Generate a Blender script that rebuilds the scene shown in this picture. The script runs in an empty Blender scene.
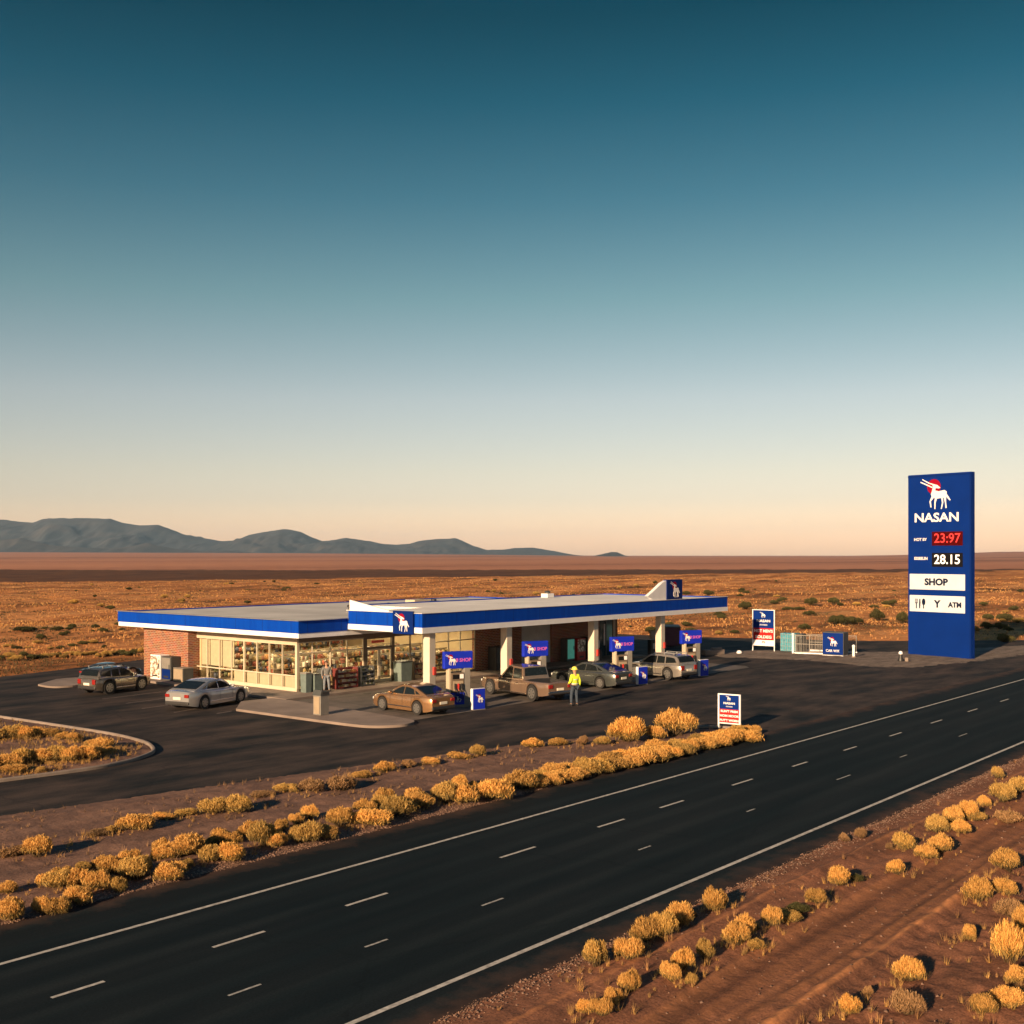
import bpy, bmesh, math, random
import numpy as np
from mathutils import Vector, Matrix, Euler
R = math.radians
random.seed(7); rng = np.random.default_rng(7)
S = bpy.context.scene
COL = S.collection
# world axes: x runs along the highway, y runs from the highway towards the store, z up (metres)
CAM_H = 7.6
LOOK = (0.768, 0.640)

# ------------------------------------------------------------------ materials
def new_mat(name):
    m = bpy.data.materials.new(name); m.use_nodes = True
    nt = m.node_tree
    return m, nt, nt.nodes, nt.links, nt.nodes['Principled BSDF']

def lin(c):
    return tuple(((x/255)/12.92 if x/255 <= 0.04045 else ((x/255+0.055)/1.055)**2.4) for x in c)

def mat(name, col, rough=0.6, metal=0.0, var=0.12, scale=3.0, bump=0.0, bscale=20.0, coat=0.0, emit=None, estr=0.0, spec=0.5):
    m, nt, N, L, b = new_mat(name)
    tc = N.new('ShaderNodeTexCoord')
    nz = N.new('ShaderNodeTexNoise'); nz.inputs['Scale'].default_value = scale; nz.inputs['Detail'].default_value = 6
    L.new(tc.outputs['Object'], nz.inputs['Vector'])
    cr = N.new('ShaderNodeValToRGB')
    c = np.array(col)
    cr.color_ramp.elements[0].position = 0.3; cr.color_ramp.elements[1].position = 0.7
    cr.color_ramp.elements[0].color = (*np.clip(c*(1-var), 0, 1), 1)
    cr.color_ramp.elements[1].color = (*np.clip(c*(1+var), 0, 1), 1)
    L.new(nz.outputs['Fac'], cr.inputs['Fac']); L.new(cr.outputs['Color'], b.inputs['Base Color'])
    b.inputs['Roughness'].default_value = rough; b.inputs['Metallic'].default_value = metal
    b.inputs['Specular IOR Level'].default_value = spec
    b.inputs['Coat Weight'].default_value = coat
    if emit is not None:
        b.inputs['Emission Color'].default_value = (*emit, 1); b.inputs['Emission Strength'].default_value = estr
    if bump:
        n2 = N.new('ShaderNodeTexNoise'); n2.inputs['Scale'].default_value = bscale; n2.inputs['Detail'].default_value = 5
        L.new(tc.outputs['Object'], n2.inputs['Vector'])
        bp = N.new('ShaderNodeBump'); bp.inputs['Strength'].default_value = bump; bp.inputs['Distance'].default_value = 0.03
        L.new(n2.outputs['Fac'], bp.inputs['Height']); L.new(bp.outputs['Normal'], b.inputs['Normal'])
    return m

def mat_attr(name, rough=0.8, transl=0.0, spec=0.2, vary=False):
    m, nt, N, L, b = new_mat(name)
    a = N.new('ShaderNodeAttribute'); a.attribute_name = 'Col'
    out = a.outputs['Color']
    if vary:
        oi = N.new('ShaderNodeObjectInfo'); vr = ramp(N, [(0.0, (.62, .64, .66)), (0.25, (.88, .87, .84)), (0.7, (1.02, 1.02, 1.0)), (1.0, (1.14, 1.10, .98))]); L.new(oi.outputs['Random'], vr.inputs['Fac'])
        vm = N.new('ShaderNodeMixRGB'); vm.blend_type = 'MULTIPLY'; vm.inputs['Fac'].default_value = 1; L.new(out, vm.inputs[1]); L.new(vr.outputs['Color'], vm.inputs[2]); out = vm.outputs[0]
    L.new(out, b.inputs['Base Color'])
    b.inputs['Roughness'].default_value = rough; b.inputs['Specular IOR Level'].default_value = spec
    if transl:
        t = N.new('ShaderNodeBsdfTranslucent'); L.new(out, t.inputs['Color'])
        mx = N.new('ShaderNodeMixShader'); mx.inputs['Fac'].default_value = transl
        L.new(b.outputs['BSDF'], mx.inputs[1]); L.new(t.outputs['BSDF'], mx.inputs[2])
        L.new(mx.outputs['Shader'], N['Material Output'].inputs['Surface'])
    return m

def glass_mat(name, tint=(0.85, 0.88, 0.86), refl=1.0):
    m, nt, N, L, b = new_mat(name)
    t = N.new('ShaderNodeBsdfTransparent'); t.inputs['Color'].default_value = (*tint, 1)
    g = N.new('ShaderNodeBsdfGlossy'); g.inputs['Roughness'].default_value = 0.03
    fr = N.new('ShaderNodeFresnel'); fr.inputs['IOR'].default_value = 1.5
    mu = N.new('ShaderNodeMath'); mu.operation = 'MULTIPLY'; mu.inputs[1].default_value = refl
    L.new(fr.outputs['Fac'], mu.inputs[0])
    mx = N.new('ShaderNodeMixShader'); L.new(mu.outputs[0], mx.inputs['Fac'])
    L.new(t.outputs['BSDF'], mx.inputs[1]); L.new(g.outputs['BSDF'], mx.inputs[2])
    L.new(mx.outputs['Shader'], N['Material Output'].inputs['Surface'])
    return m

def brick_mat(name):
    m, nt, N, L, b = new_mat(name)
    tc = N.new('ShaderNodeTexCoord'); sp = N.new('ShaderNodeSeparateXYZ'); L.new(tc.outputs['Object'], sp.inputs[0])
    ad = N.new('ShaderNodeMath'); ad.operation = 'ADD'
    L.new(sp.outputs['X'], ad.inputs[0]); L.new(sp.outputs['Y'], ad.inputs[1])
    cb = N.new('ShaderNodeCombineXYZ'); L.new(ad.outputs[0], cb.inputs['X']); L.new(sp.outputs['Z'], cb.inputs['Y'])
    br = N.new('ShaderNodeTexBrick'); L.new(cb.outputs[0], br.inputs['Vector'])
    br.inputs['Scale'].default_value = 1.0
    br.inputs['Brick Width'].default_value = 0.30; br.inputs['Row Height'].default_value = 0.105
    br.inputs['Mortar Size'].default_value = 0.017; br.inputs['Bias'].default_value = -0.1
    br.inputs['Color1'].default_value = (0.31, 0.088, 0.042, 1); br.inputs['Color2'].default_value = (0.13, 0.042, 0.026, 1)
    br.inputs['Mortar'].default_value = (0.34, 0.25, 0.185, 1)
    nz = N.new('ShaderNodeTexNoise'); nz.inputs['Scale'].default_value = 2.5; nz.inputs['Detail'].default_value = 5
    L.new(tc.outputs['Object'], nz.inputs['Vector'])
    mx = N.new('ShaderNodeMixRGB'); mx.blend_type = 'MULTIPLY'; mx.inputs['Fac'].default_value = 0.5
    L.new(br.outputs['Color'], mx.inputs[1]); L.new(nz.outputs['Color'], mx.inputs[2])
    hs = N.new('ShaderNodeHueSaturation'); hs.inputs['Value'].default_value = 1.12; L.new(mx.outputs[0], hs.inputs['Color'])
    hs.inputs['Saturation'].default_value = 1.05
    L.new(hs.outputs['Color'], b.inputs['Base Color']); b.inputs['Roughness'].default_value = 0.85
    bp = N.new('ShaderNodeBump'); bp.inputs['Strength'].default_value = 0.5; bp.inputs['Distance'].default_value = 0.01; bp.invert = True
    L.new(br.outputs['Fac'], bp.inputs['Height']); L.new(bp.outputs['Normal'], b.inputs['Normal'])
    return m

def ramp(N, pts):
    cr = N.new('ShaderNodeValToRGB'); e = cr.color_ramp.elements
    while len(e) < len(pts): e.new(0.5)
    for k, (p, c) in enumerate(pts):
        e[k].position = p; e[k].color = (*c, 1)
    return cr

def asphalt_mat(name, dark, light, streak=True):
    """worn bitumen: fine aggregate, long tyre-polished streaks along the road, dusty patches"""
    m, nt, N, L, b = new_mat(name)
    tc = N.new('ShaderNodeTexCoord')
    n1 = N.new('ShaderNodeTexNoise'); n1.inputs['Scale'].default_value = 0.16; n1.inputs['Detail'].default_value = 8; n1.inputs['Roughness'].default_value = 0.62
    mp = N.new('ShaderNodeMapping'); mp.inputs['Scale'].default_value = (0.16, 1.5, 1) if streak else (0.45, 1.2, 1)
    L.new(tc.outputs['Object'], mp.inputs['Vector']); L.new(mp.outputs['Vector'], n1.inputs['Vector'])
    n1.inputs['Scale'].default_value = 0.55
    cr = ramp(N, [(0.36, dark), (0.72, light)])
    L.new(n1.outputs['Fac'], cr.inputs['Fac'])
    n2 = N.new('ShaderNodeTexNoise'); n2.inputs['Scale'].default_value = 22; n2.inputs['Detail'].default_value = 3
    L.new(tc.outputs['Object'], n2.inputs['Vector'])
    c2 = ramp(N, [(0.3, (0.7, 0.7, 0.7)), (0.75, (1.25, 1.22, 1.2))])
    L.new(n2.outputs['Fac'], c2.inputs['Fac'])
    mx = N.new('ShaderNodeMixRGB'); mx.blend_type = 'MULTIPLY'; mx.inputs['Fac'].default_value = 1
    L.new(cr.outputs['Color'], mx.inputs[1]); L.new(c2.outputs['Color'], mx.inputs[2])
    # tar crack seals
    v = N.new('ShaderNodeTexVoronoi'); v.feature = 'DISTANCE_TO_EDGE'; v.inputs['Scale'].default_value = 0.11
    n3 = N.new('ShaderNodeTexNoise'); n3.inputs['Scale'].default_value = 0.7; n3.inputs['Detail'].default_value = 4
    L.new(tc.outputs['Object'], n3.inputs['Vector'])
    va = N.new('ShaderNodeVectorMath'); va.operation = 'MULTIPLY_ADD'; va.inputs[1].default_value = (1.6, 1.6, 0)
    L.new(n3.outputs['Color'], va.inputs[0]); L.new(tc.outputs['Object'], va.inputs[2]); L.new(va.outputs[0], v.inputs['Vector'])
    lt = N.new('ShaderNodeMath'); lt.operation = 'LESS_THAN'; lt.inputs[1].default_value = 0.004
    L.new(v.outputs['Distance'], lt.inputs[0])
    mk = N.new('ShaderNodeMath'); mk.operation = 'MULTIPLY'; mk.inputs[1].default_value = 0.28; L.new(lt.outputs[0], mk.inputs[0])
    m3 = N.new('ShaderNodeMixRGB'); m3.inputs[2].default_value = (dark[0]*.45, dark[1]*.45, dark[2]*.5, 1)
    L.new(mk.outputs[0], m3.inputs['Fac']); L.new(mx.outputs[0], m3.inputs[1])
    L.new(m3.outputs[0], b.inputs['Base Color'])
    last = m3
    if streak:
        sp = N.new('ShaderNodeSeparateXYZ'); L.new(tc.outputs['Object'], sp.inputs[0])
        wv_ = N.new('ShaderNodeMath'); wv_.operation = 'MULTIPLY_ADD'; wv_.inputs[1].default_value = 2*math.pi/1.165; wv_.inputs[2].default_value = -2*math.pi*(19.85-.58)/1.165
        L.new(sp.outputs['Y'], wv_.inputs[0])
        cs = N.new('ShaderNodeMath'); cs.operation = 'COSINE'; L.new(wv_.outputs[0], cs.inputs[0])
        mm = N.new('ShaderNodeMath'); mm.operation = 'MULTIPLY'; L.new(cs.outputs[0], mm.inputs[0]); L.new(n1.outputs['Fac'], mm.inputs[1])
        c4 = ramp(N, [(0.0, (1, 1, 1)), (0.5, (1.45, 1.36, 1.28))]); L.new(mm.outputs[0], c4.inputs['Fac'])
        m4 = N.new('ShaderNodeMixRGB'); m4.blend_type = 'MULTIPLY'; m4.inputs['Fac'].default_value = 1; L.new(m3.outputs[0], m4.inputs[1]); L.new(c4.outputs['Color'], m4.inputs[2])
        # blown sand along both edges of the pavement
        ab = N.new('ShaderNodeMath'); ab.operation = 'SUBTRACT'; ab.inputs[1].default_value = 18.05; L.new(sp.outputs['Y'], ab.inputs[0])
        a2 = N.new('ShaderNodeMath'); a2.operation = 'ABSOLUTE'; L.new(ab.outputs[0], a2.inputs[0])
        n6 = N.new('ShaderNodeTexNoise'); n6.inputs['Scale'].default_value = 0.9; n6.inputs['Detail'].default_value = 7; n6.inputs['Roughness'].default_value = .7; L.new(tc.outputs['Object'], n6.inputs['Vector'])
        a3 = N.new('ShaderNodeMath'); a3.operation = 'MULTIPLY_ADD'; a3.inputs[1].default_value = 2.6; L.new(n6.outputs['Fac'], a3.inputs[0]); L.new(a2.outputs[0], a3.inputs[2])
        r3 = N.new('ShaderNodeMapRange'); r3.inputs['From Min'].default_value = 5.7; r3.inputs['From Max'].default_value = 6.9; r3.inputs['To Max'].default_value = .75; L.new(a3.outputs[0], r3.inputs['Value'])
        m5 = N.new('ShaderNodeMixRGB'); m5.inputs[2].default_value = (0.11, 0.062, 0.045, 1); L.new(r3.outputs[0], m5.inputs['Fac']); L.new(m4.outputs[0], m5.inputs[1])
        last = m5
        L.new(last.outputs[0], b.inputs['Base Color'])
    b.inputs['Roughness'].default_value = 0.85; b.inputs['Specular IOR Level'].default_value = 0.09
    bp = N.new('ShaderNodeBump'); bp.inputs['Strength'].default_value = 0.25; bp.inputs['Distance'].default_value = 0.01
    L.new(n2.outputs['Fac'], bp.inputs['Height']); L.new(bp.outputs['Normal'], b.inputs['Normal'])
    return m

def slab_mat(name):
    m, nt, N, L, b = new_mat(name)
    tc = N.new('ShaderNodeTexCoord')
    n1 = N.new('ShaderNodeTexNoise'); n1.inputs['Scale'].default_value = .55; n1.inputs['Detail'].default_value = 7; n1.inputs['Roughness'].default_value = .65; L.new(tc.outputs['Object'], n1.inputs['Vector'])
    cr = ramp(N, [(.3, (.075, .068, .064)), (.55, (.125, .108, .098)), (.75, (.17, .145, .128))]); L.new(n1.outputs['Fac'], cr.inputs['Fac'])
    br = N.new('ShaderNodeTexBrick'); br.offset = 0; br.inputs['Scale'].default_value = 1; br.inputs['Brick Width'].default_value = 4; br.inputs['Row Height'].default_value = 3.3; br.inputs['Mortar Size'].default_value = .022
    L.new(tc.outputs['Object'], br.inputs['Vector'])
    mx = N.new('ShaderNodeMixRGB'); mx.inputs[2].default_value = (.012, .012, .013, 1); L.new(br.outputs['Fac'], mx.inputs['Fac']); L.new(cr.outputs['Color'], mx.inputs[1])
    n2 = N.new('ShaderNodeTexNoise'); n2.inputs['Scale'].default_value = 1.3; n2.inputs['Detail'].default_value = 4; L.new(tc.outputs['Object'], n2.inputs['Vector'])
    c2 = ramp(N, [(.62, (0, 0, 0)), (.70, (1, 1, 1))]); L.new(n2.outputs['Fac'], c2.inputs['Fac'])
    mf = N.new('ShaderNodeMath'); mf.operation = 'MULTIPLY'; mf.inputs[1].default_value = .7; L.new(c2.outputs['Color'], mf.inputs[0])
    m2 = N.new('ShaderNodeMixRGB'); m2.inputs[2].default_value = (.035, .032, .031, 1); L.new(mf.outputs[0], m2.inputs['Fac']); L.new(mx.outputs[0], m2.inputs[1])
    L.new(m2.outputs[0], b.inputs['Base Color']); b.inputs['Roughness'].default_value = .8; b.inputs['Specular IOR Level'].default_value = .2
    return m

def dirt_mat(name, cols, scale=0.8):
    m, nt, N, L, b = new_mat(name)
    tc = N.new('ShaderNodeTexCoord')
    n1 = N.new('ShaderNodeTexNoise'); n1.inputs['Scale'].default_value = scale; n1.inputs['Detail'].default_value = 9; n1.inputs['Roughness'].default_value = 0.65
    mp = N.new('ShaderNodeMapping'); mp.inputs['Scale'].default_value = (0.5, 1.3, 1)
    L.new(tc.outputs['Object'], mp.inputs['Vector']); L.new(mp.outputs['Vector'], n1.inputs['Vector'])
    cr = ramp(N, [(0.30, cols[0]), (0.52, cols[1]), (0.74, cols[2])])
    L.new(n1.outputs['Fac'], cr.inputs['Fac'])
    n2 = N.new('ShaderNodeTexNoise'); n2.inputs['Scale'].default_value = 26; n2.inputs['Detail'].default_value = 4
    L.new(tc.outputs['Object'], n2.inputs['Vector'])
    c2 = ramp(N, [(0.3, (0.62, 0.62, 0.62)), (0.72, (1.3, 1.28, 1.25))])
    L.new(n2.outputs['Fac'], c2.inputs['Fac'])
    mx = N.new('ShaderNodeMixRGB'); mx.blend_type = 'MULTIPLY'; mx.inputs['Fac'].default_value = 1
    L.new(cr.outputs['Color'], mx.inputs[1]); L.new(c2.outputs['Color'], mx.inputs[2])
    L.new(mx.outputs[0], b.inputs['Base Color']); b.inputs['Roughness'].default_value = 0.95; b.inputs['Specular IOR Level'].default_value = 0.1
    bp = N.new('ShaderNodeBump'); bp.inputs['Strength'].default_value = 0.6; bp.inputs['Distance'].default_value = 0.03
    n4 = N.new('ShaderNodeTexNoise'); n4.inputs['Scale'].default_value = 9; n4.inputs['Detail'].default_value = 6
    L.new(tc.outputs['Object'], n4.inputs['Vector'])
    L.new(n4.outputs['Fac'], bp.inputs['Height']); L.new(bp.outputs['Normal'], b.inputs['Normal'])
    return m

def track_mat(name):
    m = dirt_mat(name, [(0.125, 0.062, 0.041), (0.215, 0.098, 0.060), (0.32, 0.145, 0.082)]); nt = m.node_tree; N = nt.nodes; L = nt.links; b = N['Principled BSDF']
    src = b.inputs['Base Color'].links[0].from_socket
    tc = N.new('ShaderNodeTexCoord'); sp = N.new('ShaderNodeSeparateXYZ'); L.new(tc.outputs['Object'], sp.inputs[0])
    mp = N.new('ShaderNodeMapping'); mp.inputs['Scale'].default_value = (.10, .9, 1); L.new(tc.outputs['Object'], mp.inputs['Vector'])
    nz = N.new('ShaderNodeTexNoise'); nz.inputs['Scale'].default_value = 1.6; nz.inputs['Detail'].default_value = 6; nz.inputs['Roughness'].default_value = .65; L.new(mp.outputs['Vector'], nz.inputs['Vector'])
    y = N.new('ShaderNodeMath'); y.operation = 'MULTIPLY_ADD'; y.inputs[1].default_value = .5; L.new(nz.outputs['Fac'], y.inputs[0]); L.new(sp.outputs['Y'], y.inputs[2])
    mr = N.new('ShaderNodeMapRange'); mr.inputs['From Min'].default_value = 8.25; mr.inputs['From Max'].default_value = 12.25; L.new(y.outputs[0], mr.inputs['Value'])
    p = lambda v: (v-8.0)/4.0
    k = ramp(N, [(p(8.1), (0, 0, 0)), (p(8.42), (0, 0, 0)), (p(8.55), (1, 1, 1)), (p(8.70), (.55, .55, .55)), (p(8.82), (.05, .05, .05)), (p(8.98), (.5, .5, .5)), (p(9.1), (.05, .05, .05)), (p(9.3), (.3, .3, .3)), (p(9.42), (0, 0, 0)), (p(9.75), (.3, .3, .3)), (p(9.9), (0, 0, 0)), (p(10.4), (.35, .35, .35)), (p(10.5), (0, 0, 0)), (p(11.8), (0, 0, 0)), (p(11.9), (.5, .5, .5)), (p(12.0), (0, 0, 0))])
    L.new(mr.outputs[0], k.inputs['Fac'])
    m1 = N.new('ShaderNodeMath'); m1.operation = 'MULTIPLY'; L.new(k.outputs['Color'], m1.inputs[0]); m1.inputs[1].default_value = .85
    mx = N.new('ShaderNodeMixRGB'); mx.inputs[2].default_value = (.52, .225, .095, 1); L.new(m1.outputs[0], mx.inputs['Fac']); L.new(src, mx.inputs[1])  # ridge stripes: sunlit berm sides painted in as lighter orange soil
    # compacted darker wheel paths
    k2 = ramp(N, [(p(8.85), (1, 1, 1)), (p(9.05), (.72, .72, .74)), (p(9.35), (.95, .95, .95)), (p(10.0), (.70, .70, .72)), (p(10.5), (1, 1, 1))]); L.new(mr.outputs[0], k2.inputs['Fac'])
    m2 = N.new('ShaderNodeMixRGB'); m2.blend_type = 'MULTIPLY'; m2.inputs['Fac'].default_value = 1; L.new(mx.outputs[0], m2.inputs[1]); L.new(k2.outputs['Color'], m2.inputs[2])
    L.new(m2.outputs[0], b.inputs['Base Color'])
    return m

def plain_mat(name):
    """desert plain: orange soil, straw grass, dark scrub; soil belts change with distance across the plain"""
    m, nt, N, L, b = new_mat(name)
    tc = N.new('ShaderNodeTexCoord')
    def noise(scale, det=6, rough=0.6, sc=(1, 1, 1)):
        mp = N.new('ShaderNodeMapping'); mp.inputs['Rotation'].default_value = (0, 0, R(50.2)); mp.inputs['Scale'].default_value = sc
        L.new(tc.outputs['Object'], mp.inputs['Vector'])
        n = N.new('ShaderNodeTexNoise'); n.inputs['Scale'].default_value = scale; n.inputs['Detail'].default_value = det; n.inputs['Roughness'].default_value = rough
        L.new(mp.outputs['Vector'], n.inputs['Vector']); return n
    n1 = noise(0.055, 10, 0.68, (0.45, 1.3, 1))
    cr = ramp(N, [(0.36, (0.11, 0.06, 0.034)), (0.45, (0.37, 0.155, 0.058)), (0.54, (0.54, 0.245, 0.095)), (0.68, (0.58, 0.33, 0.14))])
    L.new(n1.outputs['Fac'], cr.inputs['Fac'])
    n2 = noise(1.3, 6, 0.7)
    c2 = ramp(N, [(0.3, (0.55, 0.55, 0.55)), (0.7, (1.3, 1.25, 1.2))]); L.new(n2.outputs['Fac'], c2.inputs['Fac'])
    mx = N.new('ShaderNodeMixRGB'); mx.blend_type = 'MULTIPLY'; mx.inputs['Fac'].default_value = 1
    L.new(cr.outputs['Color'], mx.inputs[1]); L.new(c2.outputs['Color'], mx.inputs[2])
    # scrub patches
    n3 = noise(0.10, 8, 0.7, (0.5, 1.4, 1))
    c3 = ramp(N, [(0.56, (0, 0, 0)), (0.64, (1, 1, 1))]); L.new(n3.outputs['Fac'], c3.inputs['Fac'])
    mf = N.new('ShaderNodeMath'); mf.operation = 'MULTIPLY'; mf.inputs[1].default_value = 0.75; L.new(c3.outputs['Color'], mf.inputs[0])
    m2 = N.new('ShaderNodeMixRGB'); m2.inputs[2].default_value = (0.085, 0.065, 0.035, 1)
    L.new(mf.outputs[0], m2.inputs['Fac']); L.new(mx.outputs[0], m2.inputs[1])
    # belts lying across the plain (world position): dark scrub, then bare pinkish flats
    nb = noise(0.006, 6, 0.6, (0.5, 1, 1))
    def belt(vec, edge, width):
        sp = N.new('ShaderNodeVectorMath'); sp.operation = 'DOT_PRODUCT'; sp.inputs[1].default_value = vec
        L.new(tc.outputs['Object'], sp.inputs[0])
        ma = N.new('ShaderNodeMath'); ma.operation = 'MULTIPLY_ADD'; ma.inputs[1].default_value = 60; L.new(nb.outputs['Fac'], ma.inputs[0]); L.new(sp.outputs['Value'], ma.inputs[2])
        mr = N.new('ShaderNodeMapRange'); mr.interpolation_type = 'SMOOTHSTEP'
        mr.inputs['From Min'].default_value = edge+30-width/2; mr.inputs['From Max'].default_value = edge+30+width/2; L.new(ma.outputs[0], mr.inputs['Value'])
        return mr
    near = belt((0.358, 1.13, 0), 402, 22); far = belt((0.723, 0.694, 0), 590, 40)
    md = N.new('ShaderNodeMath'); md.operation = 'MULTIPLY'; md.inputs[1].default_value = 0.88; L.new(near.outputs[0], md.inputs[0])
    m4 = N.new('ShaderNodeMixRGB'); m4.inputs[2].default_value = (0.068, 0.040, 0.033, 1)
    L.new(md.outputs[0], m4.inputs['Fac']); L.new(m2.outputs[0], m4.inputs[1])
    nbig = noise(0.0016, 8, 0.62, (0.12, 2.2, 1))
    cpink = ramp(N, [(0.32, (0.16, 0.082, 0.062)), (0.48, (0.38, 0.18, 0.115)), (0.68, (0.48, 0.235, 0.145))]); L.new(nbig.outputs['Fac'], cpink.inputs['Fac'])
    m5 = N.new('ShaderNodeMixRGB'); L.new(far.outputs[0], m5.inputs['Fac']); L.new(m4.outputs[0], m5.inputs[1]); L.new(cpink.outputs['Color'], m5.inputs[2])
    L.new(m5.outputs[0], b.inputs['Base Color']); b.inputs['Roughness'].default_value = 0.95; b.inputs['Specular IOR Level'].default_value = 0.05
    bp = N.new('ShaderNodeBump'); bp.inputs['Strength'].default_value = 0.9; bp.inputs['Distance'].default_value = 0.25
    n5 = noise(0.7, 8, 0.7); L.new(n5.outputs['Fac'], bp.inputs['Height']); L.new(bp.outputs['Normal'], b.inputs['Normal'])
    return m

M = {}
M['blue'] = mat('fascia_blue', (0.0010, 0.044, 0.36), 0.6, 0, 0.08, 0.6, spec=0.06)
def add_seams(m, pitch=2.4, gap=.03):
    nt = m.node_tree; N = nt.nodes; L = nt.links; b = N['Principled BSDF']; src = b.inputs['Base Color'].links[0].from_socket
    tc = N.new('ShaderNodeTexCoord'); sp = N.new('ShaderNodeSeparateXYZ'); L.new(tc.outputs['Object'], sp.inputs[0])
    ad = N.new('ShaderNodeMath'); L.new(sp.outputs['X'], ad.inputs[0]); L.new(sp.outputs['Y'], ad.inputs[1])
    wr = N.new('ShaderNodeMath'); wr.operation = 'WRAP'; wr.inputs[1].default_value = pitch; wr.inputs[2].default_value = 0; L.new(ad.outputs[0], wr.inputs[0])
    lt = N.new('ShaderNodeMath'); lt.operation = 'LESS_THAN'; lt.inputs[1].default_value = gap; L.new(wr.outputs[0], lt.inputs[0])
    mf = N.new('ShaderNodeMath'); mf.operation = 'MULTIPLY'; mf.inputs[1].default_value = .6; L.new(lt.outputs[0], mf.inputs[0])
    # dust and faded streaks running down the panels
    mp = N.new('ShaderNodeMapping'); mp.inputs['Scale'].default_value = (2.2, 2.2, .35); L.new(tc.outputs['Object'], mp.inputs['Vector'])
    nz = N.new('ShaderNodeTexNoise'); nz.inputs['Scale'].default_value = 1.4; nz.inputs['Detail'].default_value = 5; L.new(mp.outputs['Vector'], nz.inputs['Vector'])
    c = ramp(N, [(.35, (.80, .84, .88)), (.65, (1.12, 1.08, 1.02))]); L.new(nz.outputs['Fac'], c.inputs['Fac'])
    m1 = N.new('ShaderNodeMixRGB'); m1.blend_type = 'MULTIPLY'; m1.inputs['Fac'].default_value = 1; L.new(src, m1.inputs[1]); L.new(c.outputs['Color'], m1.inputs[2])
    m2 = N.new('ShaderNodeMixRGB'); m2.inputs[2].default_value = (.01, .012, .02, 1); L.new(mf.outputs[0], m2.inputs['Fac']); L.new(m1.outputs[0], m2.inputs[1]); L.new(m2.outputs[0], b.inputs['Base Color'])
add_seams(M['blue'])
M['sign_blue'] = mat('sign_blue', (0.0012, 0.019, 0.15), 0.6, 0, 0.08, 0.8, spec=0.06)
M['deep_blue'] = mat('panel_blue', (0.002, 0.016, 0.12), 0.6, 0, 0.08, 1.0, spec=0.06)
M['bright_blue'] = mat('box_blue', (0.006, 0.022, 0.40), 0.5, 0, 0.1, 2.0, spec=0.25)
M['white'] = mat('white_paint', (0.70, 0.71, 0.74), 0.55, 0, 0.05, 2.0)
M['emblem'] = mat('emblem_white', (0.66, 0.66, 0.68), 0.6, 0, 0.02, 2.0, spec=0.1)
M['cream'] = mat('cream_render', (0.44, 0.375, 0.28), 0.7, 0, 0.07, 1.5, 0.1)
M['column'] = mat('pale_column', (0.52, 0.47, 0.40), 0.7, 0, 0.07, 1.5, 0.1)
M['frame'] = mat('cream_frame', (0.50, 0.44, 0.34), 0.5, 0, 0.05, 2)
M['dark_frame'] = mat('bronze_frame', (0.14, 0.105, 0.075), 0.5, 0.2, 0.1, 2)
M['roof'] = mat('roof_membrane', (0.46, 0.455, 0.44), 0.85, 0, 0.2, 0.25, 0.1)
M['canopy_roof'] = mat('canopy_roof_sheet', (0.66, 0.65, 0.63), 0.8, 0, 0.14, 0.3, 0.1)
M['soffit'] = mat('soffit_panel', (0.50, 0.47, 0.43), 0.7, 0, 0.06, 1.0)
M['brick'] = brick_mat('red_brick')
M['glass'] = glass_mat('shop_glass')
M['blind'] = mat('cream_blind', (0.48, 0.41, 0.30), 0.8, 0, 0.06, 4)
M['concrete'] = mat('concrete', (0.19, 0.15, 0.13), 0.9, 0, 0.22, 0.7, 0.3, 15)
M['slab'] = slab_mat('forecourt_slab')
M['kerb'] = mat('kerb_concrete', (0.19, 0.155, 0.135), 0.9, 0, 0.2, 1.2, 0.3, 12)
M['marking'] = mat('road_marking', (0.40, 0.39, 0.37), 0.85, 0, 0.35, 7.0, spec=0.1)
M['faint_marking'] = mat('worn_marking', (0.14, 0.11, 0.10), 0.9, 0, 0.4, 3.0)
M['asphalt'] = asphalt_mat('highway_asphalt', (0.0042, 0.0100, 0.0142), (0.0120, 0.0172, 0.0212))
M['lot'] = asphalt_mat('lot_asphalt', (0.0115, 0.0160, 0.0195), (0.088, 0.066, 0.058), False)
M['dirt'] = dirt_mat('red_dirt', [(0.115, 0.072, 0.060), (0.185, 0.110, 0.085), (0.26, 0.155, 0.112)])
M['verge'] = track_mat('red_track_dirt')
M['gravel'] = dirt_mat('grey_gravel', [(0.10, 0.082, 0.074), (0.17, 0.14, 0.122), (0.24, 0.20, 0.17)], 1.2)
M['plain'] = plain_mat('desert_plain')
M['leaf'] = mat_attr('bush_foliage', 0.75, 0.25, 0.2, True)
M['straw'] = mat_attr('dry_grass', 0.85, 0.2, 0.1)
M['goods'] = mat_attr('packaging', 0.45, 0, 0.4)
M['black'] = mat('black_plastic', (0.018, 0.018, 0.02), 0.5, 0, 0.15, 5)
M['rubber'] = mat('tyre_rubber', (0.014, 0.014, 0.015), 0.85, 0, 0.2, 8)
M['rim'] = mat('alloy_rim', (0.30, 0.295, 0.29), 0.4, 0.8, 0.1, 8)
M['chrome'] = mat('chrome_trim', (0.6, 0.6, 0.6), 0.2, 1.0, 0.03, 5)
M['car_glass'] = mat('tinted_glass', (0.008, 0.011, 0.013), 0.07, 0, 0.1, 2, spec=0.35)
M['tail'] = mat('tail_lamp_red', (0.20, 0.010, 0.008), 0.25, 0, 0.1, 8)
M['lamp'] = mat('head_lamp', (0.65, 0.66, 0.66), 0.15, 0.2, 0.05, 8)
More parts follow.
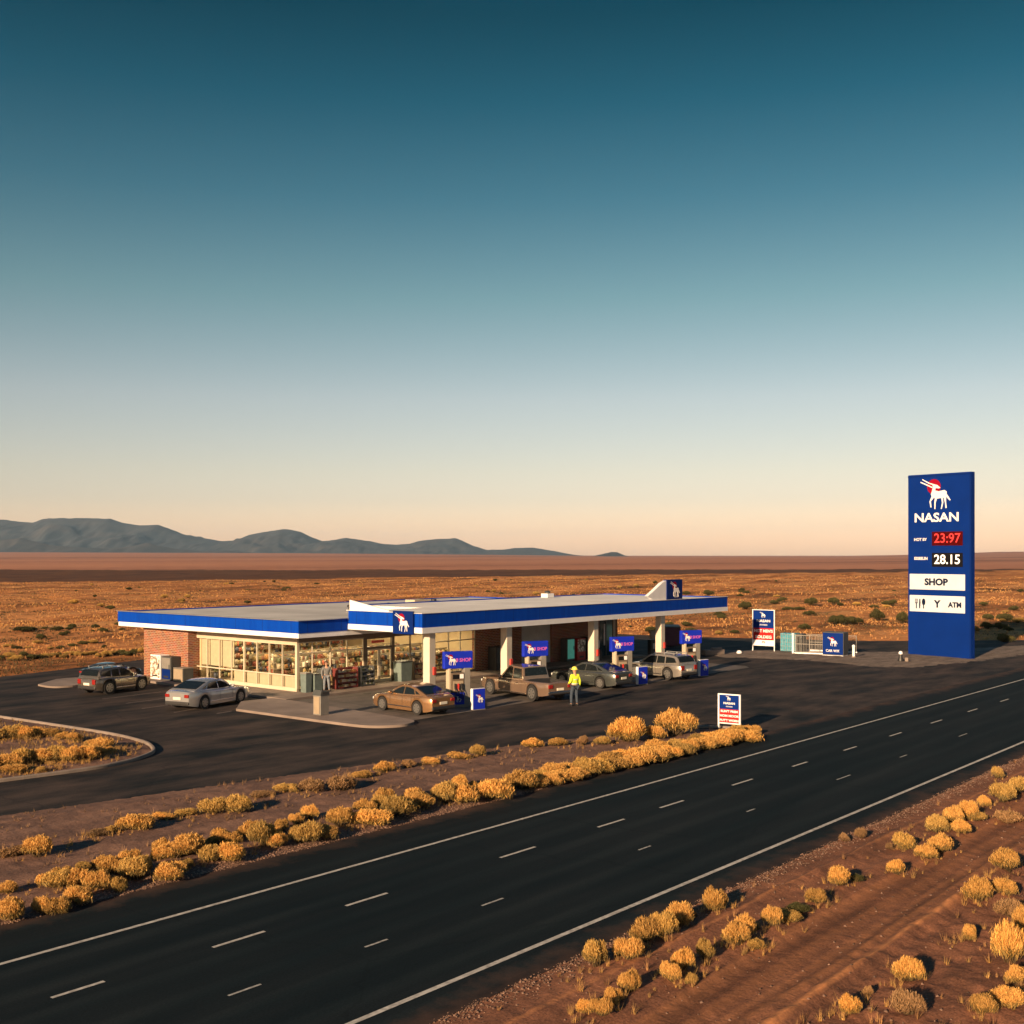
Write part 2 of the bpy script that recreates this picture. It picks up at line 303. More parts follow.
M['plate'] = mat('number_plate', (0.6, 0.58, 0.5), 0.5, 0, 0.08, 20)
M['grey'] = mat('grey_metal', (0.20, 0.19, 0.175), 0.55, 0.2, 0.12, 3)
M['steel'] = mat('galvanised_steel', (0.36, 0.36, 0.36), 0.45, 0.6, 0.12, 4)
M['dark'] = mat('dark_grey_panel', (0.045, 0.05, 0.052), 0.55, 0, 0.15, 3)
M['teal_bin'] = mat('grey_teal_plastic', (0.11, 0.15, 0.145), 0.6, 0, 0.15, 4)
M['turquoise'] = mat('turquoise_mesh_panel', (0.035, 0.22, 0.30), 0.6, 0, 0.35, 6)
M['aqua_lit'] = mat('aqua_display', (0.10, 0.42, 0.34), 0.3, 0, 0.1, 4, emit=(0.12, 0.55, 0.42), estr=0.08)
M['dark_red'] = mat('dark_red_panel', (0.13, 0.022, 0.02), 0.6, 0, 0.15, 4)
M['red'] = mat('red_panel', (0.42, 0.025, 0.02), 0.45, 0, 0.12, 4)
M['sign_red'] = mat('sign_red', (0.36, 0.014, 0.014), 0.6, 0, 0.06, 4, spec=0.1)
M['disc_red'] = mat('emblem_red', (0.22, 0.004, 0.018), 0.7, 0, 0.05, 4, spec=0.03)
M['pink'] = mat('pink_letter', (0.50, 0.10, 0.38), 0.5, 0, 0.05, 4)
M['navy_text'] = mat('navy_letter', (0.006, 0.012, 0.035), 0.8, 0, 0.05, 4, spec=0.03)
M['led_back'] = mat('display_back', (0.008, 0.008, 0.01), 0.8, 0, 0.1, 4, spec=0.03)
M['led_red_back'] = mat('display_red_back', (0.05, 0.002, 0.003), 0.8, 0, 0.1, 4, spec=0.03)
M['led_red'] = mat('digit_red', (0.45, 0.03, 0.03), 0.6, emit=(1.0, 0.10, 0.10), estr=0.10, spec=0.1)
M['led_white'] = mat('digit_white', (0.8, 0.8, 0.8), 0.4, emit=(1, 1, 1), estr=0.16)
M['lit_panel'] = mat('backlit_panel', (0.50, 0.54, 0.62), 0.5, 0, 0.06, 1.2, spec=0.1)
M['maroon'] = mat('maroon_container', (0.10, 0.03, 0.045), 0.7, 0, 0.2, 2)
M['beige'] = mat('beige_panel', (0.27, 0.215, 0.15), 0.7, 0, 0.1, 3)
M['hivis'] = mat('hi_vis_yellow', (0.62, 0.74, 0.04), 0.7, 0, 0.12, 9)
M['hat'] = mat('helmet_yellow', (0.72, 0.66, 0.10), 0.35, 0, 0.05, 6)
M['denim'] = mat('dark_blue_cloth', (0.03, 0.045, 0.07), 0.85, 0, 0.25, 14)
M['pale_denim'] = mat('pale_grey_cloth', (0.15, 0.17, 0.20), 0.85, 0, 0.18, 14)
M['jacket'] = mat('grey_jacket', (0.13, 0.135, 0.14), 0.85, 0, 0.2, 12)
M['skin'] = mat('skin', (0.42, 0.24, 0.16), 0.6, 0, 0.06, 9)
M['hair'] = mat('dark_hair', (0.05, 0.025, 0.016), 0.7, 0, 0.2, 30)
M['reflect'] = mat('reflective_tape', (0.6, 0.62, 0.58), 0.4, 0.2, 0.05, 9)
M['wood_floor'] = mat('shop_floor', (0.34, 0.27, 0.18), 0.6, 0, 0.1, 2)
M['shop_wall'] = mat('shop_wall', (0.60, 0.47, 0.30), 0.8, 0, 0.08, 1.2)
M['shelf'] = mat('shelf_metal', (0.30, 0.25, 0.18), 0.6, 0, 0.1, 3)
M['ceil_light'] = mat('ceiling_light', (0.9, 0.85, 0.7), 0.5, emit=(1.0, 0.76, 0.42), estr=10.0)
M['shutter'] = mat('roller_shutter', (0.42, 0.41, 0.39), 0.6, 0.1, 0.1, 2)
M['dark_glass'] = mat('dark_blue_glass', (0.015, 0.04, 0.055), 0.08, 0, 0.2, 1, spec=0.6)

# ------------------------------------------------------------------ mesh helpers
class MB:
    def __init__(s): s.v = []; s.f = []; s.m = []
    def add(s, vs, fs, mi=0):
        o = len(s.v); s.v += [tuple(p) for p in vs]; s.f += [[i+o for i in f] for f in fs]; s.m += [mi]*len(fs); return s
    def box(s, c, d, rz=0.0, mi=0, taper=1.0):
        x, y, z = d[0]/2, d[1]/2, d[2]/2; P = []
        for sz in (-1, 1):
            k = taper if sz > 0 else 1.0
            for sx, sy in ((-1, -1), (1, -1), (1, 1), (-1, 1)):
                px, py = sx*x*k, sy*y*k
                P.append((c[0]+px*math.cos(rz)-py*math.sin(rz), c[1]+px*math.sin(rz)+py*math.cos(rz), c[2]+sz*z))
        return s.add(P, [(3, 2, 1, 0), (4, 5, 6, 7), (0, 1, 5, 4), (1, 2, 6, 5), (2, 3, 7, 6), (3, 0, 4, 7)], mi)
    def bb(s, a, b, mi=0):
        return s.box([(a[i]+b[i])/2 for i in range(3)], [abs(b[i]-a[i]) for i in range(3)], 0, mi)
    def rbox(s, c, d, r=0.03, mi=0):
        """box with all edges chamfered"""
        x, y, z = d[0]/2, d[1]/2, d[2]/2; r = min(r, x*.9, y*.9, z*.9)
        bm = bmesh.new(); bmesh.ops.create_cube(bm, size=1)
        for v in bm.verts: v.co = (v.co.x*2*x, v.co.y*2*y, v.co.z*2*z)
        bmesh.ops.bevel(bm, geom=bm.edges[:], offset=r, segments=2, affect='EDGES', profile=0.5)
        bm.verts.index_update()
        s.add([(v.co.x+c[0], v.co.y+c[1], v.co.z+c[2]) for v in bm.verts], [[v.index for v in f.verts] for f in bm.faces], mi); bm.free(); return s
    def prism(s, poly, z0, z1, mi=0):
        a = sum(poly[i][0]*poly[(i+1) % len(poly)][1]-poly[(i+1) % len(poly)][0]*poly[i][1] for i in range(len(poly)))
        if a < 0: poly = poly[::-1]
        n = len(poly)
        return s.add([(p[0], p[1], z0) for p in poly]+[(p[0], p[1], z1) for p in poly],
                     [list(range(n))[::-1], list(range(n, 2*n))]+[(i, (i+1) % n, n+(i+1) % n, n+i) for i in range(n)], mi)
    def xz(s, poly, y0, y1, mi=0):
        """polygon in the x-z plane, front at y0, back at y1"""
        a = sum(poly[i][0]*poly[(i+1) % len(poly)][1]-poly[(i+1) % len(poly)][0]*poly[i][1] for i in range(len(poly)))
        if a < 0: poly = poly[::-1]
        n = len(poly)
        return s.add([(p[0], y0, p[1]) for p in poly]+[(p[0], y1, p[1]) for p in poly],
                     [list(range(n)), list(range(n, 2*n))[::-1]]+[((i+1) % n, i, n+i, n+(i+1) % n) for i in range(n)], mi)
    def cyl(s, a, b, r0, r1=None, n=12, mi=0):
        r1 = r0 if r1 is None else r1
        a = Vector(a); b = Vector(b); d = (b-a).normalized(); u = d.orthogonal().normalized(); w = d.cross(u); P = []
        for q, r in ((a, r0), (b, r1)):
            for k in range(n):
                t = 2*math.pi*k/n; P.append(q+u*math.cos(t)*r+w*math.sin(t)*r)
        return s.add(P, [list(range(n))[::-1], list(range(n, 2*n))]+[(k, (k+1) % n, n+(k+1) % n, n+k) for k in range(n)], mi)
    def lathe(s, prof, c=(0, 0, 0), n=20, mi=0):
        P = []; F = []
        for r, z in prof:
            for k in range(n):
                t = 2*math.pi*k/n; P.append((c[0]+r*math.cos(t), c[1]+r*math.sin(t), c[2]+z))
        for j in range(len(prof)-1):
            for k in range(n):
                F.append((j*n+k, j*n+(k+1) % n, (j+1)*n+(k+1) % n, (j+1)*n+k))
        F.append(list(range(n))[::-1]); F.append([(len(prof)-1)*n+k for k in range(n)])
        return s.add(P, F, mi)
    def build(s, name, mats, parent=None, smooth=False, angle=None):
        me = bpy.data.meshes.new(name); me.from_pydata(s.v, [], s.f)
        if not isinstance(mats, (list, tuple)): mats = [mats]
        for m in mats: me.materials.append(m)
        me.polygons.foreach_set('material_index', s.m)
        if smooth:
            me.polygons.foreach_set('use_smooth', [True]*len(me.polygons))
            if angle: me.set_sharp_from_angle(angle=R(angle))
        me.update()
        return link(name, me, parent)

def link(name, me, parent=None):
    o = bpy.data.objects.new(name, me); COL.objects.link(o)
    if parent is not None: o.parent = parent
    return o

def tag(o, label=None, cat=None, group=None, kind=None):
    if label: o['label'] = label
    if cat: o['category'] = cat
    if group: o['group'] = group
    if kind: o['kind'] = kind
    return o

def thing(name, loc, rz, label, cat, group=None):
    o = bpy.data.objects.new(name, None); COL.objects.link(o); o.empty_display_size = 0.3
    o.location = loc; o.rotation_euler = (0, 0, rz)
    return tag(o, label, cat, group)

KIDS = {}
def copy_tree(o, parent=None):
    c = o.copy(); COL.objects.link(c); c.parent = parent
    for ch in list(o.children): copy_tree(ch, c)
    return c

def np_mesh(name, V, F, mats, cols=None, smooth=False):
    """V (n,3), F (m,k) numpy arrays; cols per face (m,3)"""
    me = bpy.data.meshes.new(name)
    V = np.asarray(V, np.float32); F = np.asarray(F, np.int32); m, k = F.shape
    me.vertices.add(len(V)); me.vertices.foreach_set('co', V.ravel())
    me.loops.add(m*k); me.loops.foreach_set('vertex_index', F.ravel())
    me.polygons.add(m); me.polygons.foreach_set('loop_start', np.arange(0, m*k, k, dtype=np.int32))
    if smooth: me.polygons.foreach_set('use_smooth', np.ones(m, bool))
    for q in (mats if isinstance(mats, (list, tuple)) else [mats]): me.materials.append(q)
    me.update(calc_edges=True)
    if cols is not None:
        ca = me.color_attributes.new('Col', 'FLOAT_COLOR', 'CORNER')
        c4 = np.ones((m, 4), np.float32); c4[:, :3] = cols
        ca.data.foreach_set('color', np.repeat(c4, k, axis=0).ravel())
    return me

def text_mesh(body, size, depth=0.004, bold=0.0, sx=1.0):
    """lettering standing in the x-z plane, facing -y, centred"""
    cu = bpy.data.curves.new('lettering', 'FONT'); cu.body = body; cu.size = size; cu.extrude = depth; cu.offset = bold
    cu.align_x = 'CENTER'; cu.align_y = 'CENTER'; cu.resolution_u = 3
    o = bpy.data.objects.new('lettering', cu); COL.objects.link(o)
    dg = bpy.context.evaluated_depsgraph_get()
    me = bpy.data.meshes.new_from_object(o.evaluated_get(dg))
    bpy.data.objects.remove(o); bpy.data.curves.remove(cu)
    me.transform(Matrix.Diagonal((sx, 1, 1, 1)))
    me.transform(Matrix.Rotation(R(90), 4, 'X'))
    return me

def lettering(body, size, loc, m, parent, bold=0.0, sx=1.0, name='lettering', depth=0.004):
    me = text_mesh(body, size, depth, bold, sx); me.name = name
    me.materials.clear(); me.materials.append(m)
    o = link(name, me, parent); o.location = loc
    return o

ANT = [  # antelope silhouette in drawing units, facing left with the head turned back
 [(286,180),(385,232),(470,258),(455,270),(376,243),(282,190)],
 [(258,212),(350,250),(436,290),(424,300),(344,264),(256,224)],
 [(430,266),(455,254),(500,266),(545,303),(520,310),(474,303),(442,303)],
 [(408,383),(424,340),(436,294),(476,304),(468,334),(520,347),(602,334),(632,354),(632,396),(598,430),(555,434),(500,440),(455,428),(420,410)],
 [(622,385),(638,390),(688,462),(676,472),(620,412)],
 [(420,408),(450,428),(408,472),(417,550),(402,550),(388,474)],
 [(466,428),(496,438),(476,492),(472,573),(459,573),(459,490)],
 [(556,430),(582,436),(586,492),(563,576),(551,573),(568,495)],
 [(592,428),(626,402),(624,490),(634,562),(617,566),(608,490)]]
def emblem(size, loc, parent, disc=True, name='antelope_emblem', y=0.0):
    """white antelope over a red disc, facing -y"""
    k = size/395.0
    if disc:
        b = MB(); b.xz([((450+98*math.cos(t)-485)*k, (380-285+98*math.sin(t))*k) for t in [2*math.pi*i/28 for i in range(28)]], -0.006, 0.0)
        o = b.build('red_disc', M['disc_red'], parent); o.location = loc
    b = MB()
    for i, poly in enumerate(ANT):
        b.xz([((x-485)*k, (380-z)*k) for x, z in poly], -0.014-0.0012*i, -0.006)
    o = b.build(name, M['emblem'], parent); o.location = loc
    return o
SKY_RAMP = [(0.013, (0.6966, 0.4253, 0.3407)), (0.0478, (0.5344, 0.3682, 0.3103)), (0.072, (0.5336, 0.3702, 0.2941)), (0.1336, (0.496, 0.3675, 0.2888)), (0.2165, (0.2804, 0.3044, 0.2285)), (0.295, (0.118, 0.2128, 0.181)), (0.3679, (0.0304, 0.1431, 0.1329)), (0.427, (0.0056, 0.0898, 0.0863)), (0.62, (0.035, 0.15, 0.17)), (1.0, (0.16, 0.34, 0.4))]
SKY_STR = 0.13
EXPOSURE = 1.3
HAZE = 3e-5
B_front = [(11.74,23.33,0.58,0.5),(12.43,24.89,0.44,0.31),(12.36,23.32,0.42,0.38),(12.6,23.08,0.51,0.38),(13.34,24.52,0.67,0.45),(13.73,24.26,0.63,0.45),(13.22,23.32,0.52,0.43),(13.95,23.85,0.58,0.45),(14.78,24.61,0.61,0.42),(14.22,23.43,0.4,0.36),(15.06,23.88,0.83,0.6),(15.55,23.39,0.79,0.46),(16.45,24.82,0.69,0.39),(16.93,24.61,0.84,0.54),(16.29,23.84,0.34,0.24),(17.07,23.85,0.54,0.44),(17.45,23.59,0.64,0.49),(18.15,24.97,0.57,0.41),(18.79,24.0,0.77,0.67),(19.04,23.77,0.62,0.41),(19.8,23.64,0.89,0.57),(20.47,23.52,0.64,0.43),(21.41,24.11,0.61,0.55),(22.23,23.75,1.11,0.5),(23.47,23.92,1.03,0.63),(24.57,24.12,0.89,0.53),(25.55,23.91,0.72,0.66),(26.03,23.65,0.91,0.61),(27.09,23.37,1.11,0.68),(28.82,23.59,1.03,0.64)]
B_hedge = [(29.43,23.42,0.73,0.45),(30.43,24.0,0.67,0.37),(30.07,23.38,0.68,0.52),(31.16,24.01,0.85,0.53),(30.8,23.4,0.92,0.48),(31.82,23.96,0.73,0.41),(31.43,23.32,0.73,0.46),(32.51,23.91,0.63,0.57),(32.19,23.34,0.97,0.64),(33.31,23.93,0.85,0.4),(32.86,23.27,0.8,0.6),(34.06,23.9,0.84,0.57),(33.66,23.28,1.01,0.48),(34.83,23.87,0.8,0.53),(34.38,23.22,0.89,0.51),(35.63,23.83,0.76,0.39),(35.21,23.22,1.06,0.69),(36.46,23.81,0.8,0.45),(36.01,23.18,1.07,0.62),(37.35,23.81,0.94,0.6),(36.8,23.11,0.93,0.59),(38.2,23.76,0.85,0.5),(37.62,23.04,0.82,0.57),(39.12,23.74,0.94,0.4),(38.49,22.99,0.78,0.67),(40.0,23.67,0.75,0.55),(39.43,22.99,0.96,0.6),(41.04,23.7,1.05,0.46),(40.36,22.94,0.95,0.57),(41.99,23.63,0.91,0.49),(41.31,22.89,0.94,0.73),(42.98,23.57,0.8,0.58),(42.37,22.9,1.18,0.56),(44.01,23.51,0.7,0.49)]
B_big = [(38.5,26.06,1.43,0.99),(40.98,25.42,1.48,1.07),(39.63,25.54,0.89,0.57)]
B_upper = [(14.41,27.39,0.64,0.54),(14.03,27.76,0.74,0.3),(16.56,28.22,0.64,0.21),(16.89,28.19,0.38,0.24),(17.53,28.02,0.87,0.49),(18.7,28.47,0.62,0.23),(19.38,28.42,0.63,0.23),(20.1,28.06,0.86,0.52),(20.59,27.68,0.87,0.52),(22.4,28.83,0.8,0.25),(23.39,28.76,0.75,0.31),(24.02,28.3,0.88,0.44),(24.75,27.71,0.95,0.51),(26.49,28.69,0.6,0.27),(27.61,28.74,0.68,0.41),(28.86,28.85,0.49,0.28),(29.85,28.67,0.71,0.29),(31.19,28.6,0.73,0.29),(32.18,28.35,0.67,0.44),(34.97,28.12,0.78,0.39),(36.05,27.58,0.86,0.31),(36.59,26.76,0.55,0.39),(37.28,26.34,0.63,0.35)]
B_verge = [(17.22,12.33,0.46,0.53),(17.86,12.04,0.48,0.44),(18.97,12.37,0.58,0.5),(19.4,12.3,0.55,0.55),(20.28,12.45,0.53,0.51),(21.57,12.33,0.53,0.53),(15.28,11.17,0.26,0.26),(15.85,11.04,0.33,0.3),(16.4,11.07,0.37,0.41),(15.25,10.82,0.35,0.32),(17.31,10.8,0.35,0.38),(17.89,10.87,0.39,0.41),(18.63,10.88,0.33,0.42),(19.71,10.82,0.46,0.46),(20.11,10.84,0.43,0.46),(21.11,10.79,0.36,0.42),(23.15,10.81,0.45,0.34),(24.68,10.93,0.49,0.45),(28.99,11.18,0.58,0.46),(26.65,10.39,0.42,0.38),(28.6,10.39,0.45,0.4),(29.42,10.35,0.56,0.5),(31.34,11.16,0.65,0.49),(32.45,11.03,0.61,0.55),(33.17,10.91,0.62,0.56),(31.61,10.6,0.54,0.38),(35.47,11.2,0.42,0.36),(36.22,10.89,0.72,0.6),(37.66,10.86,0.62,0.56),(40.45,12.33,0.37,0.41)]
B_verge_dark = [(21.75,10.8,0.53,0.24),(22.36,10.82,0.46,0.21),(25.31,10.8,0.32,0.18),(19.88,10.46,0.34,0.23),(20.66,11.01,0.28,0.2),(33.29,10.73,0.56,0.28),(17.57,10.57,0.25,0.14)]
B_verge_dry = [(29.14,12.76,0.29,0.26),(29.64,12.51,0.32,0.32),(34.04,10.11,0.73,0.39),(20.79,12.41,0.29,0.21),(28.76,11.41,0.2,0.2),(18.6,7.06,0.49,0.45),(18.96,7.88,0.17,0.14),(24.93,7.32,0.62,0.41),(23.43,7.09,0.39,0.27),(18.42,12.18,0.27,0.23),(18.03,12.37,0.23,0.19)]
B_corner = [(25.64,8.19,0.52,0.56),(28.32,8.38,0.65,0.56),(22.15,6.5,0.62,0.77),(23.02,7.53,0.27,0.35),(20.12,7.62,0.44,0.46),(18.07,7.81,0.36,0.34),(19.41,6.15,0.39,0.36),(20.15,5.96,0.5,0.37),(21.11,6.09,0.35,0.35),(26.42,7.87,0.44,0.39),(24.12,6.79,0.51,0.55)]
B_island = [(23.11,45.81,0.98,0.61),(23.38,45.4,0.81,0.57),(23.95,45.51,0.82,0.45),(24.27,45.08,0.74,0.41),(24.14,43.66,0.72,0.36),(24.12,42.83,0.52,0.44),(24.13,40.89,1.0,0.5),(19.86,39.66,1.05,0.53),(20.47,39.7,0.85,0.64),(21.01,39.62,0.79,0.57),(21.45,39.44,0.86,0.65),(21.8,38.98,0.79,0.61),(22.49,39.09,0.8,0.55),(23.0,39.33,0.59,0.37),(20.29,38.18,0.35,0.24),(19.56,38.76,0.83,0.34),(22.19,45.76,0.96,0.56),(19.22,39.77,0.9,0.56),(23.73,39.74,0.53,0.26)]
B_desert = [(143.27,77.27,1.8,1.11),(157.75,74.35,2.05,1.17),(162.92,73.07,1.64,1.04),(170.88,85.94,0.97,0.65),(157.08,79.84,1.19,0.6),(161.71,64.54,1.86,0.86),(127.43,51.83,1.81,1.36),(117.57,52.25,1.93,1.07),(118.6,51.01,1.93,0.86),(144.5,71.27,1.63,0.54),(145.46,70.12,1.63,0.54),(134.25,63.51,1.5,0.62),(160.15,70.83,0.88,0.58),(107.38,51.32,1.0,0.6),(123.45,47.59,1.3,1.3),(105.22,31.37,1.31,0.87),(137.32,42.75,1.27,0.69),(136.52,40.8,1.59,0.91),(161.18,46.81,1.33,0.67),(56.11,108.88,2.14,0.58),(61.97,110.7,1.03,0.51),(62.64,107.31,0.81,0.51),(51.58,97.25,0.71,0.53),(165.65,203.75,1.79,0.67),(189.57,114.65,1.52,0.76),(187.66,108.8,1.85,1.11),(255.9,164.4,1.31,0.79),(171.07,145.3,0.97,0.58),(173.7,54.72,1.17,0.58),(103.07,37.22,0.54,0.36),(115.04,60.28,0.88,0.44),(98.97,54.52,0.87,0.38),(119.31,67.43,1.05,0.58)]
B_band = [(39.41,80.69,0.85,0.29),(40.27,81.48,0.61,0.33),(41.14,82.08,0.92,0.42),(40.53,79.84,0.92,0.42),(42.01,81.8,0.68,0.43),(41.57,79.91,0.74,0.42),(42.27,80.17,0.98,0.31),(43.2,80.96,0.78,0.28),(43.5,80.44,1.08,0.32),(44.3,81.04,0.55,0.29),(43.82,79.13,0.72,0.31),(45.28,80.66,1.11,0.34),(45.46,80.12,0.56,0.27),(46.09,80.14,0.93,0.29),(46.72,80.26,0.83,0.31),(45.83,77.83,0.59,0.36),(46.66,78.22,0.77,0.44),(47.52,78.72,0.67,0.34),(48.68,79.64,0.79,0.32),(48.01,77.53,1.02,0.36),(49.66,79.31,0.7,0.32),(49.9,78.72,0.68,0.44),(46.65,95.71,0.37,0.33),(45.69,91.69,0.97,0.23),(44.92,88.41,0.73,0.28),(46.04,88.88,0.64,0.17),(48.87,92.41,0.92,0.32),(46.44,86.2,0.53,0.26),(47.54,86.47,0.73,0.29),(49.22,87.8,0.75,0.27),(50.98,89.14,0.95,0.33),(52.47,89.97,1.0,0.33),(50.23,84.62,0.35,0.31)]
# ------------------------------------------------------------------ camera, sun, sky
cam = bpy.data.cameras.new('camera'); co = bpy.data.objects.new('camera', cam); COL.objects.link(co)
cam.sensor_width = 36; cam.lens = 1150/1024*36; cam.shift_y = 43/1024; cam.clip_start = 0.5; cam.clip_end = 60000
co.location = (0, 0, CAM_H); co.rotation_euler = (R(90), 0, -math.atan2(1150, 958)); S.camera = co
FWD = np.array([1150, 958])/math.hypot(1150, 958); RGT = np.array([FWD[1], -FWD[0]])

SUN_EL = 15.5
sd = np.array([-0.985, -0.16]); sd /= np.linalg.norm(sd)
sun = bpy.data.lights.new('sun', 'SUN'); sun.energy = 4.2; sun.angle = R(0.9); sun.color = (1.0, 0.675, 0.395)
so = bpy.data.objects.new('sun', sun); COL.objects.link(so); so.location = (-60, 40, 60)
so.rotation_euler = Vector((sd[0]*math.cos(R(SUN_EL)), sd[1]*math.cos(R(SUN_EL)), math.sin(R(SUN_EL)))).to_track_quat('Z', 'Y').to_euler()

W = bpy.data.worlds.new('World'); S.world = W; W.use_nodes = True
nt = W.node_tree; N = nt.nodes; L = nt.links; bg = N['Background']
sky = N.new('ShaderNodeTexSky'); sky.sky_type = 'NISHITA'; sky.sun_disc = False
sky.sun_elevation = R(SUN_EL); sky.sun_rotation = math.atan2(sd[0], sd[1])
sky.air_density = 1.0; sky.dust_density = 1.2; sky.ozone_density = 2.0; sky.altitude = 900
# evening sky: the clear-sky model graded with elevation (peach haze low down, deep teal high up; unseen zenith brightened as added cool fill)
tcw = N.new('ShaderNodeTexCoord'); sep = N.new('ShaderNodeSeparateXYZ'); L.new(tcw.outputs['Generated'], sep.inputs[0])
cr = ramp(N, SKY_RAMP); cr.color_ramp.interpolation = 'LINEAR'
L.new(sep.outputs['Z'], cr.inputs['Fac'])
mul = N.new('ShaderNodeMixRGB'); mul.blend_type = 'MULTIPLY'; mul.inputs['Fac'].default_value = 1.0
L.new(sky.outputs['Color'], mul.inputs[1]); L.new(cr.outputs['Color'], mul.inputs[2])
L.new(mul.outputs[0], bg.inputs['Color']); bg.inputs['Strength'].default_value = SKY_STR
S.view_settings.view_transform = 'Standard'; S.view_settings.look = 'None'; S.view_settings.gamma = 1
S.view_settings.exposure = EXPOSURE
S.cycles.max_bounces = 6; S.cycles.transparent_max_bounces = 12; S.cycles.volume_bounces = 0
S.cycles.sample_clamp_indirect = 4

# ------------------------------------------------------------------ terrain helpers
def smooth(a, b, x):
    t = np.clip((x-a)/(b-a), 0, 1); return t*t*(3-2*t)
def wav(x, y, wl, seed, octs=4):
    """smooth pseudo-noise from summed sines, about -1..1"""
    r = np.random.default_rng(seed); out = 0; amp = 1; tot = 0
    for o in range(octs):
        for k in range(4):
            a = r.uniform(0, 2*math.pi); q = r.uniform(0.7, 1.4)*2*math.pi/wl; p = r.uniform(0, 6.28)
            out = out+amp*0.5*np.sin((x*math.cos(a)+y*math.sin(a))*q+p+1.3*np.sin((x*math.sin(a)-y*math.cos(a))*q*0.6+p*2))
        tot += amp; amp *= 0.55; wl *= 0.47
    return out/tot
def hash_noise(n, seed): return np.random.default_rng(seed).normal(size=n)
def sdf(px, py, poly):
    """signed distance to a polygon, positive inside"""
    d = np.full(px.shape, 1e9); ins = np.zeros(px.shape, bool); n = len(poly)
    for i in range(n):
        ax, ay = poly[i]; bx, by = poly[(i+1) % n]
        ex, ey = bx-ax, by-ay; t = np.clip(((px-ax)*ex+(py-ay)*ey)/(ex*ex+ey*ey+1e-12), 0, 1)
        d = np.minimum(d, np.hypot(px-ax-t*ex, py-ay-t*ey))
        if ay != by:
            ins ^= ((ay > py) != (by > py)) & (px < (bx-ax)*(py-ay)/(by-ay)+ax)
    return np.where(ins, d, -d)
def sheet(name, poly, z, m, kind='structure'):
    bm = bmesh.new(); vs = [bm.verts.new((x, y, z)) for x, y in poly]; f = bm.faces.new(vs)
    if f.normal.z < 0: f.normal_flip()
    bm.normal_update()
    if f.normal.z < 0: f.normal_flip()
    bmesh.ops.triangulate(bm, faces=bm.faces[:])
    me = bpy.data.meshes.new(name); bm.to_mesh(me); bm.free(); me.materials.append(m)
    return tag(link(name, me), kind=kind)
def grid_patch(name, u0, u1, v0, v1, res, zfun, m, keep=None):
    us = np.arange(u0, u1+res*.5, res); vs = np.arange(v0, v1+res*.5, res)
    U, V = np.meshgrid(us, vs, indexing='ij'); Z = zfun(U, V); nu, nv = U.shape
    idx = np.arange(nu*nv).reshape(nu, nv)
    F = np.stack([idx[:-1, :-1], idx[1:, :-1], idx[1:, 1:], idx[:-1, 1:]], -1).reshape(-1, 4)
    if keep is not None:
        K = keep(U, V); F = F[(K[:-1, :-1] & K[1:, :-1] & K[1:, 1:] & K[:-1, 1:]).reshape(-1)]
    used = np.unique(F); rem = np.full(nu*nv, -1); rem[used] = np.arange(len(used))
    P = np.stack([U, V, Z], -1).reshape(-1, 3)[used]
    o = link(name, np_mesh(name, P, rem[F], m, smooth=True)); return tag(o, kind='structure')
def sweep(mb, path, w, h, z0=0.0, closed=False, bev=0.03):
    """kerb: rounded rectangular section along a path (left side of the path)"""
    sec = [(-w/2, z0), (-w/2, h-bev), (-w/2+bev, h), (w/2-bev, h), (w/2, h-bev), (w/2, z0)]
    n = len(path); P = []; F = []
    for i, p in enumerate(path):
        a = Vector(path[max(i-1, 0)] if not closed else path[i-1]); b = Vector(path[min(i+1, n-1)] if not closed else path[(i+1) % n])
        t = (b-a).normalized(); nrm = Vector((-t.y, t.x))
        for o, z in sec: P.append((p[0]+nrm.x*o, p[1]+nrm.y*o, z))
    m = len(sec)
    for i in range(n-1 if not closed else n):
        j = (i+1) % n
        for k in range(m-1): F.append((i*m+k, i*m+k+1, j*m+k+1, j*m+k))
    if not closed: F += [tuple(range(m))[::-1], tuple((n-1)*m+k for k in range(m))]
    mb.add(P, F)
def spline(pts, per=8):
    out = []; n = len(pts)
    for i in range(n-1):
        p0, p1, p2, p3 = [np.array(pts[max(0, min(n-1, i+k))]) for k in (-1, 0, 1, 2)]
        for j in range(per):
            t = j/per
            out.append(tuple(0.5*((2*p1)+(-p0+p2)*t+(2*p0-5*p1+4*p2-p3)*t*t+(-p0+3*p1-3*p2+p3)*t**3)))
    out.append(tuple(pts[-1])); return out

